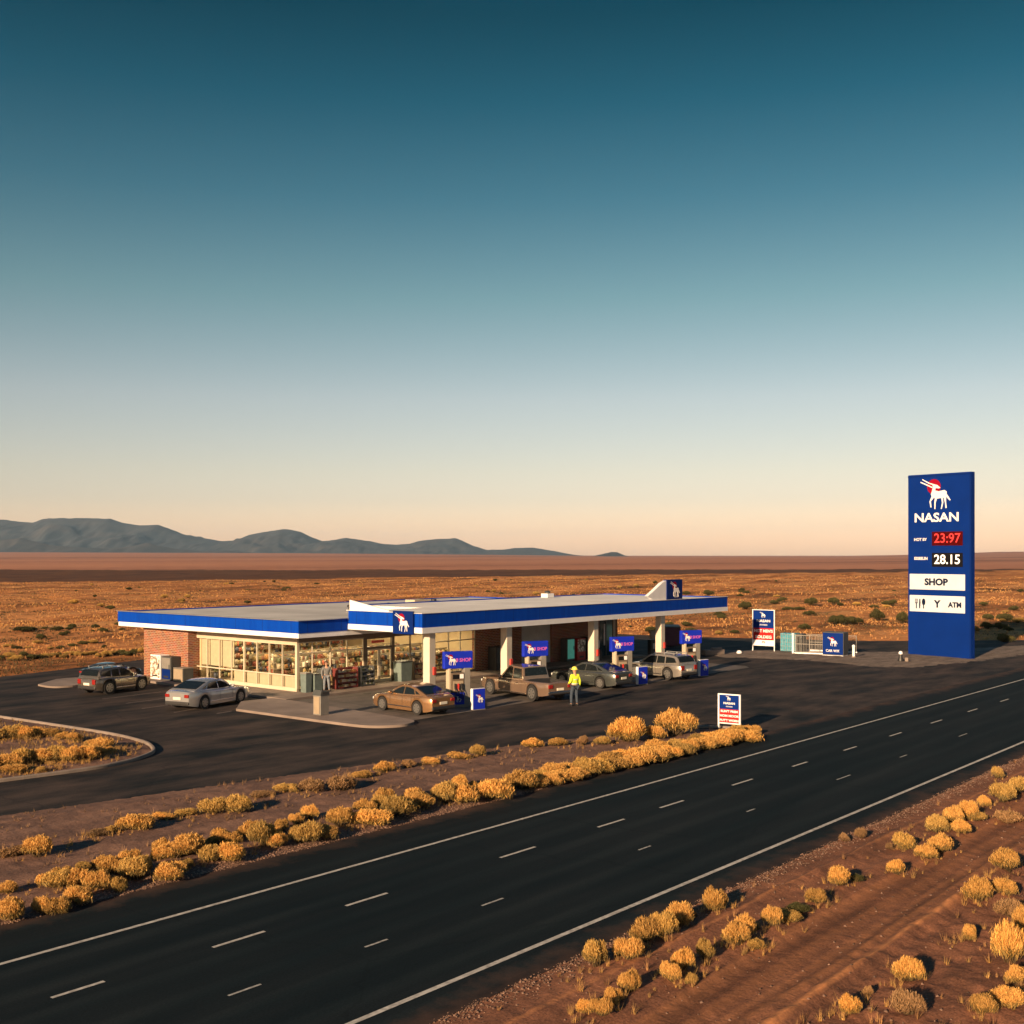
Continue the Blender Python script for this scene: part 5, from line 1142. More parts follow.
    # side windows: polygons in the side plane, a few millimetres proud
    for poly in st['windows']:
        for s in (1, -1):
            vs = []
            for fx, fz in poly:
                x = fx*L_; z = fz*H_; vs.append((x, s*(ys(x, z)+.008), z))
            b = MB(); nn = len(vs); fo = list(range(nn)); a2 = sum(poly[i][0]*poly[(i+1) % nn][1]-poly[(i+1) % nn][0]*poly[i][1] for i in range(nn))
            inner = [(x, y-s*.02, z) for x, y, z in vs]
            front = fo if (a2 < 0) == (s > 0) else fo[::-1]
            b.add(vs+inner, [front]+[(i, (i+1) % nn, nn+(i+1) % nn, nn+i) for i in range(nn)]); b.build('window', M['car_glass'], cab)
    def slope_glass(nm, x0, z0, x1, z1, t0=.10, t1=.90):
        """glass over the sloped end between (x0,z0) low and (x1,z1) high"""
        nrm = Vector((-(z1-z0), 0, x1-x0)).normalized()
        if nrm.z < 0: nrm = -nrm
        V3 = []; n6 = 9
        for q in range(n6):
            x = x0+(x1-x0)*(t0+(t1-t0)*q/(n6-1)); z = zroof(x); yy = ys(x, z); cr_ = .03*np.clip((z-.75*H_)/(.25*H_), 0, 1)
            for fy in (-.90, -.55, 0, .55, .90):
                cz = cr_*(1 if fy == 0 else (.7 if abs(fy) < .6 else .12)); V3.append((x+nrm.x*.014, yy*fy, z+cz+nrm.z*.014))
        b = MB(); b.add(V3, [(q*5+k, q*5+k+1, q*5+k+6, q*5+k+5) for q in range(n6-1) for k in range(4)]); o = b.build(nm, M['car_glass'], cab, smooth=True)
        bm = bmesh.new(); bm.from_mesh(o.data); bmesh.ops.recalc_face_normals(bm, faces=bm.faces[:])
        for f in bm.faces:
            if f.normal.dot(nrm) < 0: f.normal_flip()
        bm.to_mesh(o.data); bm.free()
    slope_glass('windscreen', xA, gl[3][1], xB, gl[2][1]); slope_glass('rear_window', xD, gl[0][1], xC, gl[1][1], .16 if not bed else .3)
    # wheels
    for xw in (xf, xr):
        for s in (1, -1):
            yw = s*(halfw(xw)-.115)
            b = MB(); b.cyl((xw, yw-.105, wr), (xw, yw+.105, wr), wr, n=28); w = b.build('wheel', M['rubber'], t, smooth=True, angle=40)
            b = MB(); b.cyl((xw, yw+s*.10, wr), (xw, yw+s*.112, wr), wr*.64, wr*.60, n=24)
            r = b.build('rim', M['dark'], w, smooth=True, angle=40)
            b = MB()
            for k in range(7):
                a = 2*math.pi*k/7; ca, sa = math.cos(a), math.sin(a)
                px, pz = -sa*.035, ca*.035
                i0, i1 = .05, wr*.60
                q = [(xw+ca*i0-px, wr+sa*i0-pz), (xw+ca*i0+px, wr+sa*i0+pz), (xw+ca*i1+px*1.4, wr+sa*i1+pz*1.4), (xw+ca*i1-px*1.4, wr+sa*i1-pz*1.4)]
                y0 = yw+s*.108; y1 = yw+s*.124
                b.xz(q, min(y0, y1), max(y0, y1))
            for k in range(24):
                a, c2 = 2*math.pi*k/24, 2*math.pi*(k+1)/24
                q = [(xw+math.cos(g)*rr, wr+math.sin(g)*rr) for g, rr in ((a, wr*.57), (c2, wr*.57), (c2, wr*.65), (a, wr*.65))]
                y0 = yw+s*.104; y1 = yw+s*.12; b.xz(q, min(y0, y1), max(y0, y1))
            b.cyl((xw, yw+s*.10, wr), (xw, yw+s*.128, wr), .06, n=12)
            b.build('spokes', M['rim'], w)
    # lamps, plates, mirrors, handles, bumpers
    zr_ = ztop(-hl*.98); zf_ = ztop(hl*.97)
    for s in (1, -1):
        wv = halfw(-hl*.985)
        b = MB(); b.rbox((-hl+.03, s*wv*.80, zr_-.17*H_/1.45), (.14, wv*.36, .17*H_/1.45 if not st.get('tall_tail') else .27), .03); b.build('tail_light', M['tail'], t)
        wv = halfw(hl*.96)
        b = MB(); b.rbox((hl-.075, s*wv*.80, zf_-.12), (.18, wv*.36, .14), .04); b.build('head_light', M['lamp'], t)
        xm = xA-.18*(xA-xB)-.25
        b = MB(); b.rbox((xm+.12, s*(halfw(xm)*.95+.09), ztop(xm)+.10), (.14, .20, .15), .05); b.build('mirror', pm, t, smooth=True, angle=50)
        for hx in st['handles']:
            b = MB(); b.rbox((hx*L_, s*(halfw(hx*L_)*.99+.006), ztop(hx*L_)-.13), (.19, .03, .035), .01); b.build('door_handle', M['chrome'] if st.get('chrome') else pm, t)
        b = MB(); b.rbox((0.5*(xf+xr), s*(halfw(0)*.985+.002), .34), (xf-xr-2.5*wr, .025, .05), .01); b.build('sill_trim', M['chrome'], t)
        for hx in st['seams']:
            z0, z1 = clr+.12, ztop(hx*L_)-.05; y = halfw(hx*L_)
            b = MB(); b.add([(hx*L_-.008, s*(y*.98+.006), z0), (hx*L_+.008, s*(y*.98+.006), z0), (hx*L_+.008, s*(y*1.0+.006), (z0+z1)/2), (hx*L_-.008, s*(y*1.0+.006), (z0+z1)/2), (hx*L_+.008, s*(y*.985+.004), z1), (hx*L_-.008, s*(y*.985+.004), z1)], [(0, 1, 2, 3), (3, 2, 4, 5)]); b.build('door_gap', M['black'], t)
    b = MB(); b.rbox((-hl-.012, 0, zr_-.30*H_/1.45), (.03, .46, .13), .01); b.build('number_plate', M['plate'], t)
    b = MB(); b.rbox((-hl+.04, 0, clr+.19), (.16, W_*.80, .18), .05); b.build('rear_bumper', M['chrome'] if bed else M['black'], t)
    b = MB(); b.rbox((hl-.03, 0, clr+.17), (.14, W_*.74, .16), .05); b.build('front_bumper', M['black'], t)
    b = MB(); b.rbox((hl-.012, 0, zf_-.17), (.05, W_*.36, .14), .02); b.build('grille', M['black'], t)
    if roof_rails:
        for s in (1, -1):
            b = MB(); yy = s*(ys(0, H_)*.86); b.cyl((xC+.2, yy, H_+.07), (xB-.15, yy, H_+.07), .022, n=8)
            for q in (xC+.25, .5*(xC+xB), xB-.2): b.bb((q-.04, yy-.02, H_-.01), (q+.04, yy+.02, H_+.07))
            b.build('roof_rail', M['steel'], cab)
    return t
SEDAN = dict(wr=.335, xf=.295, xr=-.29, top=[(-.5, .60), (-.485, .655), (-.40, .685), (-.30, .665), (.0, .635), (.2, .625), (.36, .59), (.46, .53), (.5, .46)],
    curve=[(-.31, .825), (-.20, .94), (-.08, .995), (.0, .99), (.09, .885)], glass=[(-.43, .69), (-.19, .95), (.0, .99), (.21, .63)], windows=[[(-.235, .70), (-.20, .875), (-.13, .92), (-.065, .93), (-.06, .675)], [(-.045, .675), (-.05, .93), (.0, .92), (.07, .83), (.15, .68)], [(-.315, .72), (-.225, .85), (-.255, .715)]], handles=(-.10, .06), seams=(-.20, -.05, .155))
SUV = dict(wr=.37, xf=.30, xr=-.285, clear=.21, top=[(-.5, .55), (-.49, .62), (-.44, .64), (0, .61), (.22, .60), (.38, .565), (.47, .50), (.5, .42)],
    curve=[(-.455, .76), (-.41, .92), (-.30, .985), (-.10, 1.0), (.04, .985), (.135, .83)], glass=[(-.475, .63), (-.40, .93), (.04, .985), (.235, .60)], windows=[[(-.22, .66), (-.215, .915), (-.09, .93), (-.085, .65)], [(-.07, .65), (-.075, .93), (.03, .915), (.10, .80), (.165, .64)], [(-.425, .71), (-.385, .87), (-.33, .90), (-.235, .912), (-.24, .665)]], handles=(-.13, .03), seams=(-.24, -.075, .16), tall_tail=True)
TRUCK = dict(wr=.42, xf=.325, xr=-.30, clear=.30, bed=(-.485, -.17, .22), top=[(-.5, .56), (-.49, .60), (-.16, .60), (-.12, .585), (.17, .575), (.36, .56), (.46, .53), (.5, .46)],
    glass=[(-.165, .60), (-.14, .985), (.075, 1.0), (.20, .575)], windows=[[(-.135, .64), (-.12, .93), (-.01, .945), (-.01, .62)], [(.004, .62), (.004, .945), (.065, .935), (.155, .61)]], handles=(-.095, .045), seams=(-.15, -.003, .17), chrome=True, tumble=.78)
P_WHITE = paint('silver_white', (0.36, 0.365, 0.38), .5, .24); P_GOLD = paint('gold', (0.36, 0.205, 0.10), .65); P_BRONZE = paint('bronze', (0.15, 0.13, 0.11), .65)
P_TRUCK = paint('brown', (0.29, 0.20, 0.145), .6); P_GREY = paint('grey_green', (0.09, 0.10, 0.097), .6); P_SILVER = paint('silver', (0.32, 0.295, 0.265), .6); P_DARK = paint('dark', (0.03, 0.035, 0.04), .4)
car('parked_car', 'silver white sedan parked nose in towards the shop windows', 'car', 4.75, 1.82, 1.38, SEDAN, P_WHITE, (34.97, 49.13, 0), R(15))
car('parked_suv', 'bronze grey suv parked nose in by the brick end wall', 'car', 3.85, 1.75, 1.44, SUV, P_BRONZE, (35.06, 58.00, 0), R(10), True)
car('parked_car', 'low dark car mostly hidden behind the bronze suv', 'car', 3.5, 1.6, 0.98, SEDAN, P_DARK, (38.64, 64.37, .0), R(4))
car('parked_car', 'gold sedan with a dark tail standing on the forecourt nearest the apron', 'car', 4.35, 1.8, 1.36, SEDAN, P_GOLD, (39.95, 39.55, .006), R(86))
car('pickup_truck', 'brown pickup truck with an open bed under the canopy', 'pickup truck', 5.9, 1.95, 1.70, TRUCK, P_TRUCK, (47.88, 38.96, .006), R(77))
car('parked_car', 'dark grey sedan refuelling behind the attendant', 'car', 4.85, 1.85, 1.42, SEDAN, P_GREY, (54.35, 39.3, .006), R(86))
car('parked_wagon', 'silver wagon with dark windows at the far pump', 'car', 4.5, 1.85, 1.52, SUV, P_SILVER, (60.79, 38.62, .006), R(82), True)

# ------------------------------------------------------------------ people
def skin_body(name, pts, edges, root, m, parent, sub=2):
    me = bpy.data.meshes.new(name); bm = bmesh.new(); lay = bm.verts.layers.skin.verify(); vs = {}
    for k, (p, r) in pts.items():
        v = bm.verts.new(p); v[lay].radius = (r, r) if not isinstance(r, tuple) else r; v[lay].use_root = (k == root); vs[k] = v
    for a, c in edges: bm.edges.new((vs[a], vs[c]))
    bm.to_mesh(me); bm.free()
    o = bpy.data.objects.new(name, me); COL.objects.link(o)
    s = o.modifiers.new('skin', 'SKIN'); s.use_smooth_shade = True
    d = o.modifiers.new('sub', 'SUBSURF'); d.levels = sub; d.render_levels = sub
    dg = bpy.context.evaluated_depsgraph_get(); dg.update()
    res = bpy.data.meshes.new_from_object(o.evaluated_get(dg)); res.name = name
    bpy.data.objects.remove(o); res.materials.clear(); res.materials.append(m)
    res.polygons.foreach_set('use_smooth', [True]*len(res.polygons))
    ob = link(name, res, parent); return ob
def person(loc, rz, label, h, top_m, leg_m, hat, la, ra, hivis=False, sleeves=None):
    """faces local -y; la/ra give left and right elbow and wrist positions (fractions of height)"""
    t = thing('person', loc, rz, label, 'person')
    k = h/1.8
    def sc(p): return (p[0]*k, p[1]*k, p[2]*k)
    J = {'pel': ((0, 0, .96), (.15, .10)), 'wai': ((0, .0, 1.10), (.135, .095)), 'che': ((0, .01, 1.32), (.165, .105)), 'nek': ((0, .01, 1.47), (.06, .06)), 'nk2': ((0, -.01, 1.55), (.052, .055)),
         'hd1': ((0, -.02, 1.62), (.075, .09)), 'hd2': ((0, -.015, 1.71), (.08, .098)), 'hd3': ((0, -.01, 1.78), (.055, .065)), 'nos': ((0, -.125, 1.665), .018)}
    E = [('pel', 'wai'), ('wai', 'che'), ('che', 'nek'), ('nek', 'nk2'), ('nk2', 'hd1'), ('hd1', 'hd2'), ('hd2', 'hd3'), ('hd1', 'nos')]
    for s, n, arm in ((1, 'L', la), (-1, 'R', ra)):
        el, wr = arm
        J['ear'+n] = ((s*.095, .0, 1.67), .018); E.append(('hd1', 'ear'+n))
        J['sh'+n] = ((s*.185, .01, 1.42), .062); J['el'+n] = (el, .045); J['wr'+n] = (wr, .032)
        E += [('che', 'sh'+n), ('sh'+n, 'el'+n), ('el'+n, 'wr'+n)]
        d = (Vector(wr)-Vector(el)).normalized(); pal = Vector(wr)+d*.07
        J['pa'+n] = (tuple(pal), (.034, .022)); E.append(('wr'+n, 'pa'+n))
        for f in range(4):
            q = pal+d*.045+Vector((0, (f-1.5)*.02, 0)); q2 = q+d*(.045, .055, .05, .04)[f]+Vector((-s*.015, 0, 0))
            J['f%d%s' % (f, n)] = (tuple(q), .009); J['g%d%s' % (f, n)] = (tuple(q2), .008); E += [('pa'+n, 'f%d%s' % (f, n)), ('f%d%s' % (f, n), 'g%d%s' % (f, n))]
        q = Vector(wr)+d*.04+Vector((-s*.01, -.045, 0)); q2 = q+d*.045+Vector((0, -.01, 0)); J['th'+n] = (tuple(q), .011); J['ti'+n] = (tuple(q2), .009); E += [('wr'+n, 'th'+n), ('th'+n, 'ti'+n)]
        J['hip'+n] = ((s*.095, 0, .90), .092); J['kn'+n] = ((s*.115, -.02, .50), .060); J['an'+n] = ((s*.125, .02, .09), .042); J['to'+n] = ((s*.14, -.15, .04), .036)
        if s > 0: J['kn'+n] = ((.14, -.08, .50), .060); J['an'+n] = ((.17, -.03, .09), .042); J['to'+n] = ((.20, -.20, .04), .036)
        E += [('pel', 'hip'+n), ('hip'+n, 'kn'+n), ('kn'+n, 'an'+n), ('an'+n, 'to'+n)]
    JJ = {a: (sc(p), (r*k if not isinstance(r, tuple) else (r[0]*k, r[1]*k))) for a, (p, r) in J.items()}
    body = skin_body('body', JJ, E, 'pel', M['skin'], t)
    def sub(name, keys, edges, root, grow, m, move=None):
        pts = {}
        for a in keys:
            p, r = JJ[a]
            if move and a in move: p = sc(move[a])
            r = r if isinstance(r, tuple) else (r, r); pts[a] = (p, (r[0]+grow, r[1]+grow))
        return skin_body(name, pts, edges, root, m, t)
    for n in ('L', 'R'):
        pass
    tr = sub('trousers', ['pel', 'hipL', 'hipR', 'knL', 'knR', 'anL', 'anR'], [('pel', 'hipL'), ('pel', 'hipR'), ('hipL', 'knL'), ('knL', 'anL'), ('hipR', 'knR'), ('knR', 'anR')], 'pel', .02, leg_m)
    tops = ['pel', 'wai', 'che', 'shL', 'shR', 'elL', 'elR', 'wrL', 'wrR'] if not hivis else ['pel', 'wai', 'che', 'shL', 'shR', 'elL', 'elR', 'wrL', 'wrR']
    tp = sub('jacket', tops, [('pel', 'wai'), ('wai', 'che'), ('che', 'shL'), ('che', 'shR'), ('shL', 'elL'), ('shR', 'elR'), ('elL', 'wrL'), ('elR', 'wrR')], 'pel', .026, top_m, {'pel': (0, 0, .93)})
    for s, n in ((1, 'L'), (-1, 'R')):
        b = MB(); p = JJ['an'+n][0]; b.rbox((p[0]+s*.008, p[1]-.07, .05*k), (.12*k, .31*k, .10*k), .035); b.build('boot', M['black'], t, smooth=True, angle=60)
    if hivis:
        for z in (1.04, 1.24):
            b = MB(); b.lathe([(.165*k, -.02), (.165*k, .02)], c=(0, 0, z*k), n=24); b.v = [(x*1.12, y*.86, zz) for x, y, zz in b.v]; b.build('reflective_band', M['reflect'], tp, smooth=True, angle=40)
    if hat:
        b = MB(); b.lathe([(.13, 0), (.165, .0), (.165, .015), (.13, .03), (.125, .07), (.095, .12), (.05, .145), (.005, .15)], n=24); b.v = [(x*k, y*1.12*k-.015*k, z*k) for x, y, z in b.v]
        o = b.build('safety_helmet', M['hat'], t, smooth=True, angle=50); o.location = (0, 0, 1.70*k)
    else:
        b = MB(); b.lathe([(.086, -.10), (.106, -.03), (.108, .04), (.08, .10), (.03, .125), (.003, .128)], n=20); b.v = [(x*k, (y*1.12+.022)*k, z*k) for x, y, z in b.v]
        o = b.build('hair', M['hair'], t, smooth=True, angle=60); o.location = (0, 0, 1.715*k)
    return t
at = person((46.6, 34.7, 0), R(160), 'attendant in a yellow safety vest and helmet seen from behind near the pickup', 1.93, M['hivis'], M['denim'], True, ((.27, .06, 1.15), (.23, -.16, 1.04)), ((-.26, .04, 1.13), (-.29, -.05, .88)), True)
person((41.95, 48.2, .12), R(-35), 'shopper in a grey jacket and pale trousers standing left of the red rack', 1.66, M['jacket'], M['pale_denim'], False, ((.27, .03, 1.14), (.24, -.12, .96)), ((-.27, .03, 1.14), (-.25, -.08, .90)))
# ------------------------------------------------------------------ vegetation
def bush_mesh(name, kind, seed, n=8500):
    """rabbitbrush mound about 1 wide and 1 high: many thin stems and leaves fanning out of several clumps"""
    r = np.random.default_rng(seed)
    k = int(r.integers(6, 11)); ang = r.uniform(0, 2*math.pi, k); rad = 0.30*np.sqrt(r.uniform(0.05, 1, k))
    cx = rad*np.cos(ang); cy = rad*np.sin(ang); cr = r.uniform(.20, .30, k); ch = (0.78+0.22*r.uniform(0, 1, k))*(1-0.8*rad)
    c = r.integers(0, k, n)
    cr = cr*np.where(r.uniform(0, 1, k) < .35, .6, 1.0)
    th = r.uniform(0, 2*math.pi, n); cz = r.uniform(-0.15, 1.0, n)**1.0
    sx = np.sqrt(np.clip(1-cz*cz, 0, 1))
    dirs = np.stack([sx*np.cos(th), sx*np.sin(th), cz], -1)
    ln = np.clip(r.normal(.98, .13, n), .6, 1.32)
    zc = ch*0.55
    ctr = np.stack([cx[c], cy[c], zc[c]], -1)
    tip = ctr+dirs*np.stack([cr[c], cr[c], ch[c]*0.45], -1)*ln[:, None]
    tip[:, 2] = np.maximum(tip[:, 2], 0.03)
    grow = dirs*0.55+np.array([0, 0, .75])+r.normal(0, .30, (n, 3)); grow /= np.linalg.norm(grow, axis=1)[:, None]
    length = r.uniform(.08, .22, n)
    b = tip-grow*length[:, None]; b[:, 2] = np.maximum(b[:, 2], 0.0)
    side = np.cross(grow, r.normal(size=(n, 3))); side /= np.linalg.norm(side, axis=1)[:, None]+1e-9
    w = r.uniform(.0055, .0125, n)[:, None]
    mid = b*.4+tip*.6
    V = np.stack([b-side*w*.4, b+side*w*.4, mid+side*w, tip, mid-side*w], 1)   # n,5,3
    # stems from the root to the clumps
    ns = 160; cs = r.integers(0, k, ns); end = np.stack([cx[cs], cy[cs], zc[cs]], -1)+r.normal(0, .07, (ns, 3)); end = np.where((np.arange(ns) < 70)[:, None], end*np.array([1.45, 1.45, 1.5])+r.normal(0, .06, (ns, 3)), end); st = r.normal(0, .05, (ns, 3)); st[:, 2] = 0
    sd_ = r.normal(size=(ns, 3)); sd_[:, 2] = 0; sd_ /= np.linalg.norm(sd_, axis=1)[:, None]; sw = .007
    V2 = np.stack([st-sd_*sw, st+sd_*sw, (st+end)/2+sd_*sw, end, (st+end)/2-sd_*sw], 1)
    VV = np.concatenate([V, V2]).reshape(-1, 3)
    F = np.arange(len(VV)).reshape(-1, 5)
    VV[:, :2] *= 0.5/np.percentile(np.hypot(tip[:, 0], tip[:, 1]), 93); VV[:, 2] /= np.percentile(tip[:, 2], 97)
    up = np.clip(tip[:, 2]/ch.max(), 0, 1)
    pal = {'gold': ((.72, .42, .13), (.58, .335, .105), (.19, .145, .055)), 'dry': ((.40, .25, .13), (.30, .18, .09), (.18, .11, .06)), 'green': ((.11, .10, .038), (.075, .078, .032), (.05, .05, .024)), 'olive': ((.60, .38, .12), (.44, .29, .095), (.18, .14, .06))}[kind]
    fl = r.uniform(0, 1, n); lit_bloom = (1.15*up+0.45*dirs[:, 2]+r.normal(0, .20, n)) > 0.74  # flowers near the top; shading painted into the lower blades as darker colour
    col = np.where(lit_bloom[:, None], np.array(pal[0])*(fl[:, None])+np.array(pal[1])*(1-fl[:, None]), np.array(pal[1])*.35*fl[:, None]+np.array(pal[2])*(1-.35*fl[:, None]))
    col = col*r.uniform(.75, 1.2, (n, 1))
    col = np.concatenate([col, np.tile((.10, .07, .04), (ns, 1))])
    return np_mesh(name, VV, F, M['leaf'], np.clip(col, 0, 1))
BM = {'gold': [bush_mesh('golden_bush', 'gold', 100+i) for i in range(7)], 'olive': [bush_mesh('olive_bush', 'olive', 140+i) for i in range(3)],
      'dry': [bush_mesh('dry_bush', 'dry', 160+i, 4000) for i in range(3)], 'green': [bush_mesh('desert_shrub', 'green', 180+i, 4500) for i in range(4)]}
NAME = {'gold': 'golden_bush', 'olive': 'golden_bush', 'dry': 'dry_bush', 'green': 'desert_shrub'}
ORD = ['first', 'second', 'third', 'fourth', 'fifth', 'sixth', 'seventh', 'eighth', 'ninth', 'tenth', 'eleventh', 'twelfth', 'thirteenth', 'fourteenth', 'fifteenth', 'sixteenth', 'seventeenth', 'eighteenth', 'nineteenth', 'twentieth', 'twenty-first', 'twenty-second', 'twenty-third', 'twenty-fourth', 'twenty-fifth', 'twenty-sixth', 'twenty-seventh', 'twenty-eighth', 'twenty-ninth', 'thirtieth', 'thirty-first', 'thirty-second', 'thirty-third', 'thirty-fourth', 'thirty-fifth', 'thirty-sixth', 'thirty-seventh', 'thirty-eighth', 'thirty-ninth', 'fortieth', 'forty-first', 'forty-second', 'forty-third', 'forty-fourth', 'forty-fifth', 'forty-sixth', 'forty-seventh', 'forty-eighth', 'forty-ninth', 'fiftieth']
COUNT = {}
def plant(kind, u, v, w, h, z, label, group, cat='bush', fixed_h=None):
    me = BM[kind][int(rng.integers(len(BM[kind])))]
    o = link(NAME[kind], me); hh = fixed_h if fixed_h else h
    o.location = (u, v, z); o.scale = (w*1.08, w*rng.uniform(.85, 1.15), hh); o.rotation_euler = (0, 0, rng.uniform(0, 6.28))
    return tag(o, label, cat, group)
def xs_of(u, v): return (RGT[0]*u+RGT[1]*v)/max(FWD[0]*u+FWD[1]*v, 1)
def size_word(w, h, mw):
    s = 'large' if w > 1.25*mw else ('small' if w < .75*mw else 'medium')
    return s+(' tall' if h > .95*w else (' low' if h < .55*w else ''))
def row(items, kinds, zfun, where, group, noun='golden flowering bush', cat='bush', hk=1.0):
    items = sorted(items, key=lambda p: xs_of(p[0], p[1])); mw = np.mean([p[2] for p in items])
    for i, (u, v, w, h) in enumerate(items):
        kd = kinds[int(rng.integers(len(kinds)))]
        D = FWD[0]*u+FWD[1]*v; sl = CAM_H/D       # the camera looks down: visible height includes some of the depth
        hh = max(.18, (h-0.30*w*sl))*hk
        z = float(zfun(np.array([u]), np.array([v]))[0])-.03
        plant(kd, u, v, w, hh, z, '%s %s, %s from left %s' % (size_word(w, h, mw), noun, ORD[i], where), group, cat)
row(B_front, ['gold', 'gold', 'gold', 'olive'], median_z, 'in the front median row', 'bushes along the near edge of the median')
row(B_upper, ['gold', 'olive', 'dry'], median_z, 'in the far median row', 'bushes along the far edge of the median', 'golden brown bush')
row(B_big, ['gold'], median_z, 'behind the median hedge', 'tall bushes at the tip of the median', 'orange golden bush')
for (u, v, w, h) in B_hedge:
    plant('gold' if rng.random() < .8 else 'olive', u, v, w*1.1, h*.80, float(median_z(np.array([u]), np.array([v]))[0])-.03, 'golden bush merged into the dense hedge at the right end of the median', 'bushes of the median hedge')
rf_ = np.random.default_rng(17)
for i in range(26):      # smaller bushes closing the gaps of the front row
    u = 13.2+i*.58+rf_.uniform(-.15, .15); v = 24.9+rf_.uniform(-.35, .45); w_ = rf_.uniform(.30, .62)
    plant('gold' if rf_.random() < .75 else 'olive', u, v, w_, w_*rf_.uniform(.6, .85), float(median_z(np.array([u]), np.array([v]))[0])-.03, 'small golden bush filling a gap in the front median row', 'small bushes of the front median row')
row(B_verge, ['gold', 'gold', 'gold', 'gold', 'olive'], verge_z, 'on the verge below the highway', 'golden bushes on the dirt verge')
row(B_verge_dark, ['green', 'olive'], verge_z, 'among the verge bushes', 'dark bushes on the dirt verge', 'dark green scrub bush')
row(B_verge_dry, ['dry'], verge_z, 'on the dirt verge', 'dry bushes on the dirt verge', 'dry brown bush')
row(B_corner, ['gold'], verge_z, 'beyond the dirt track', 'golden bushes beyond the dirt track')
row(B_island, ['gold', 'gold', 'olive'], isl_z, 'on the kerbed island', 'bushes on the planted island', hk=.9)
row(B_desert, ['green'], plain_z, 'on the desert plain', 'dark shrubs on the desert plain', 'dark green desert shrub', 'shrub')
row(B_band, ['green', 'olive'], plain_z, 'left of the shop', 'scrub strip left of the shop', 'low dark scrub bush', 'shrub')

# small dark shrubs dotted over the plain, far too alike to tell apart
rs = np.random.default_rng(404); m_ = 0
while m_ < 150:
    rr_ = 92*(330/92)**rs.uniform(0, 1); aa_ = rs.uniform(-.43, .43); u, v = rr_*math.cos(math.atan2(FWD[1], FWD[0])+aa_), rr_*math.sin(math.atan2(FWD[1], FWD[0])+aa_)
    if sdf(np.array([u]), np.array([v]), SITE)[0] > -2 or .358*u+1.13*v > 385 or wav(np.array([u]), np.array([v]), 45, 405)[0] < rs.uniform(-.3, .5): continue
    w_ = rs.uniform(.4, 1.3); plant('green' if rs.random() < .7 else 'olive', u, v, w_, w_*rs.uniform(.35, .6), float(plain_z(np.array([u]), np.array([v]))[0])-.03, 'small dark shrub among the dry grass of the plain', 'small shrubs in the dry grass', 'shrub'); m_ += 1
def tufts(name, U, V, Z, hgt, wid, K, cols, seed, label, cat='grass'):
    """dry grass: K thin blades per tuft"""
    r = np.random.default_rng(seed); n = len(U); m = n*K
    u = np.repeat(U, K); v = np.repeat(V, K); z = np.repeat(Z, K); h = np.repeat(hgt, K)*r.uniform(.5, 1.15, m); w = np.repeat(wid, K)*r.uniform(.7, 1.3, m)
    a = r.uniform(0, 2*math.pi, m); sp = h*r.uniform(.05, 1.1, m); b0 = h*.25*r.uniform(0, 1, m); t = r.uniform(0, 2*math.pi, m)
    bx = u+b0*np.cos(t); by = v+b0*np.sin(t); ca, sa = np.cos(a), np.sin(a)
    P = np.stack([np.stack([bx-ca*w, by-sa*w, z-.03], -1), np.stack([bx+ca*w, by+sa*w, z-.03], -1), np.stack([bx-sa*sp, by+ca*sp, z+h], -1)], 1)
    C = np.repeat(cols, K, 0)*r.uniform(.75, 1.25, (m, 1))
    me = np_mesh(name, P.reshape(-1, 3), np.arange(m*3).reshape(-1, 3), M['straw'], np.clip(C, 0, 1))
    return tag(link(name, me), label, cat, None, 'stuff')
def plain_cols(U, V, r):
    f = wav(U*.7, V, 34, 71)+.7*wav(U, V, 11, 72)+.35*wav(U, V, 4, 73); n = len(U)
    straw = np.array([(.61, .36, .14)]); tan = np.array([(.48, .235, .095)]); dark = np.array([(.12, .085, .045)])
    q = np.clip(.5+.5*wav(U, V, 20, 74)+r.normal(0, .25, n), 0, 1)[:, None]; c = straw*q+tan*(1-q)
    k = np.clip((f-.02)/.28, 0, 1)[:, None]
    return c*(1-k)+dark*k
r = np.random.default_rng(55)
n = 150000
rr = 66*np.power(430/66, r.uniform(0, 1, n)**.8); aa = r.uniform(-.52, .52, n)
U = rr*np.cos(base+aa); V = rr*np.sin(base+aa); ok = (sdf(U, V, SITE) < -0.5) & (.358*U+1.13*V < 392); U, V, rr = U[ok], V[ok], rr[ok]
dens = .8*wav(U, V, 23, 77)+.6*wav(U, V, 6, 78)+r.normal(0, .3, len(U)); ok = dens > -.02; U, V, rr = U[ok], V[ok], rr[ok]
tufts('dry_grass', U, V, plain_z(U, V), r.uniform(.05, .22, len(U))*(1+.9*(r.uniform(0, 1, len(U)) > .93)), .010+.00022*rr, 6, plain_cols(U, V, r), 56, 'dry golden grass covering the desert plain')
# sparse tufts and weeds on the verges and the median
n = 4200; U = r.uniform(8, 60, n); V = r.uniform(-4, 12.8, n)
keep = ((V < 8.3) & (r.uniform(0, 1, n) < .9)) | ((V > 10.7) & (r.uniform(0, 1, n) < .22)); U, V = U[keep], V[keep]
cl = wav(U, V, 2.2, 81) > -.1; U, V = U[cl], V[cl]
c = np.array([(.36, .20, .09)])*r.uniform(.6, 1.25, (len(U), 1))
tufts('dry_weeds', U, V, verge_z(U, V), r.uniform(.06, .22, len(U)), np.full(len(U), .006), 12, c, 82, 'sparse dry weeds on the dirt verge below the highway')
n = 2600; U = r.uniform(4, 45, n); V = r.uniform(23.6, 33, n); ok = (sdf(U, V, MEDIAN) > .3) & (wav(U, V, 2.5, 83) > .15); U, V = U[ok], V[ok]
c = np.array([(.26, .16, .09)])*r.uniform(.5, 1.3, (len(U), 1))
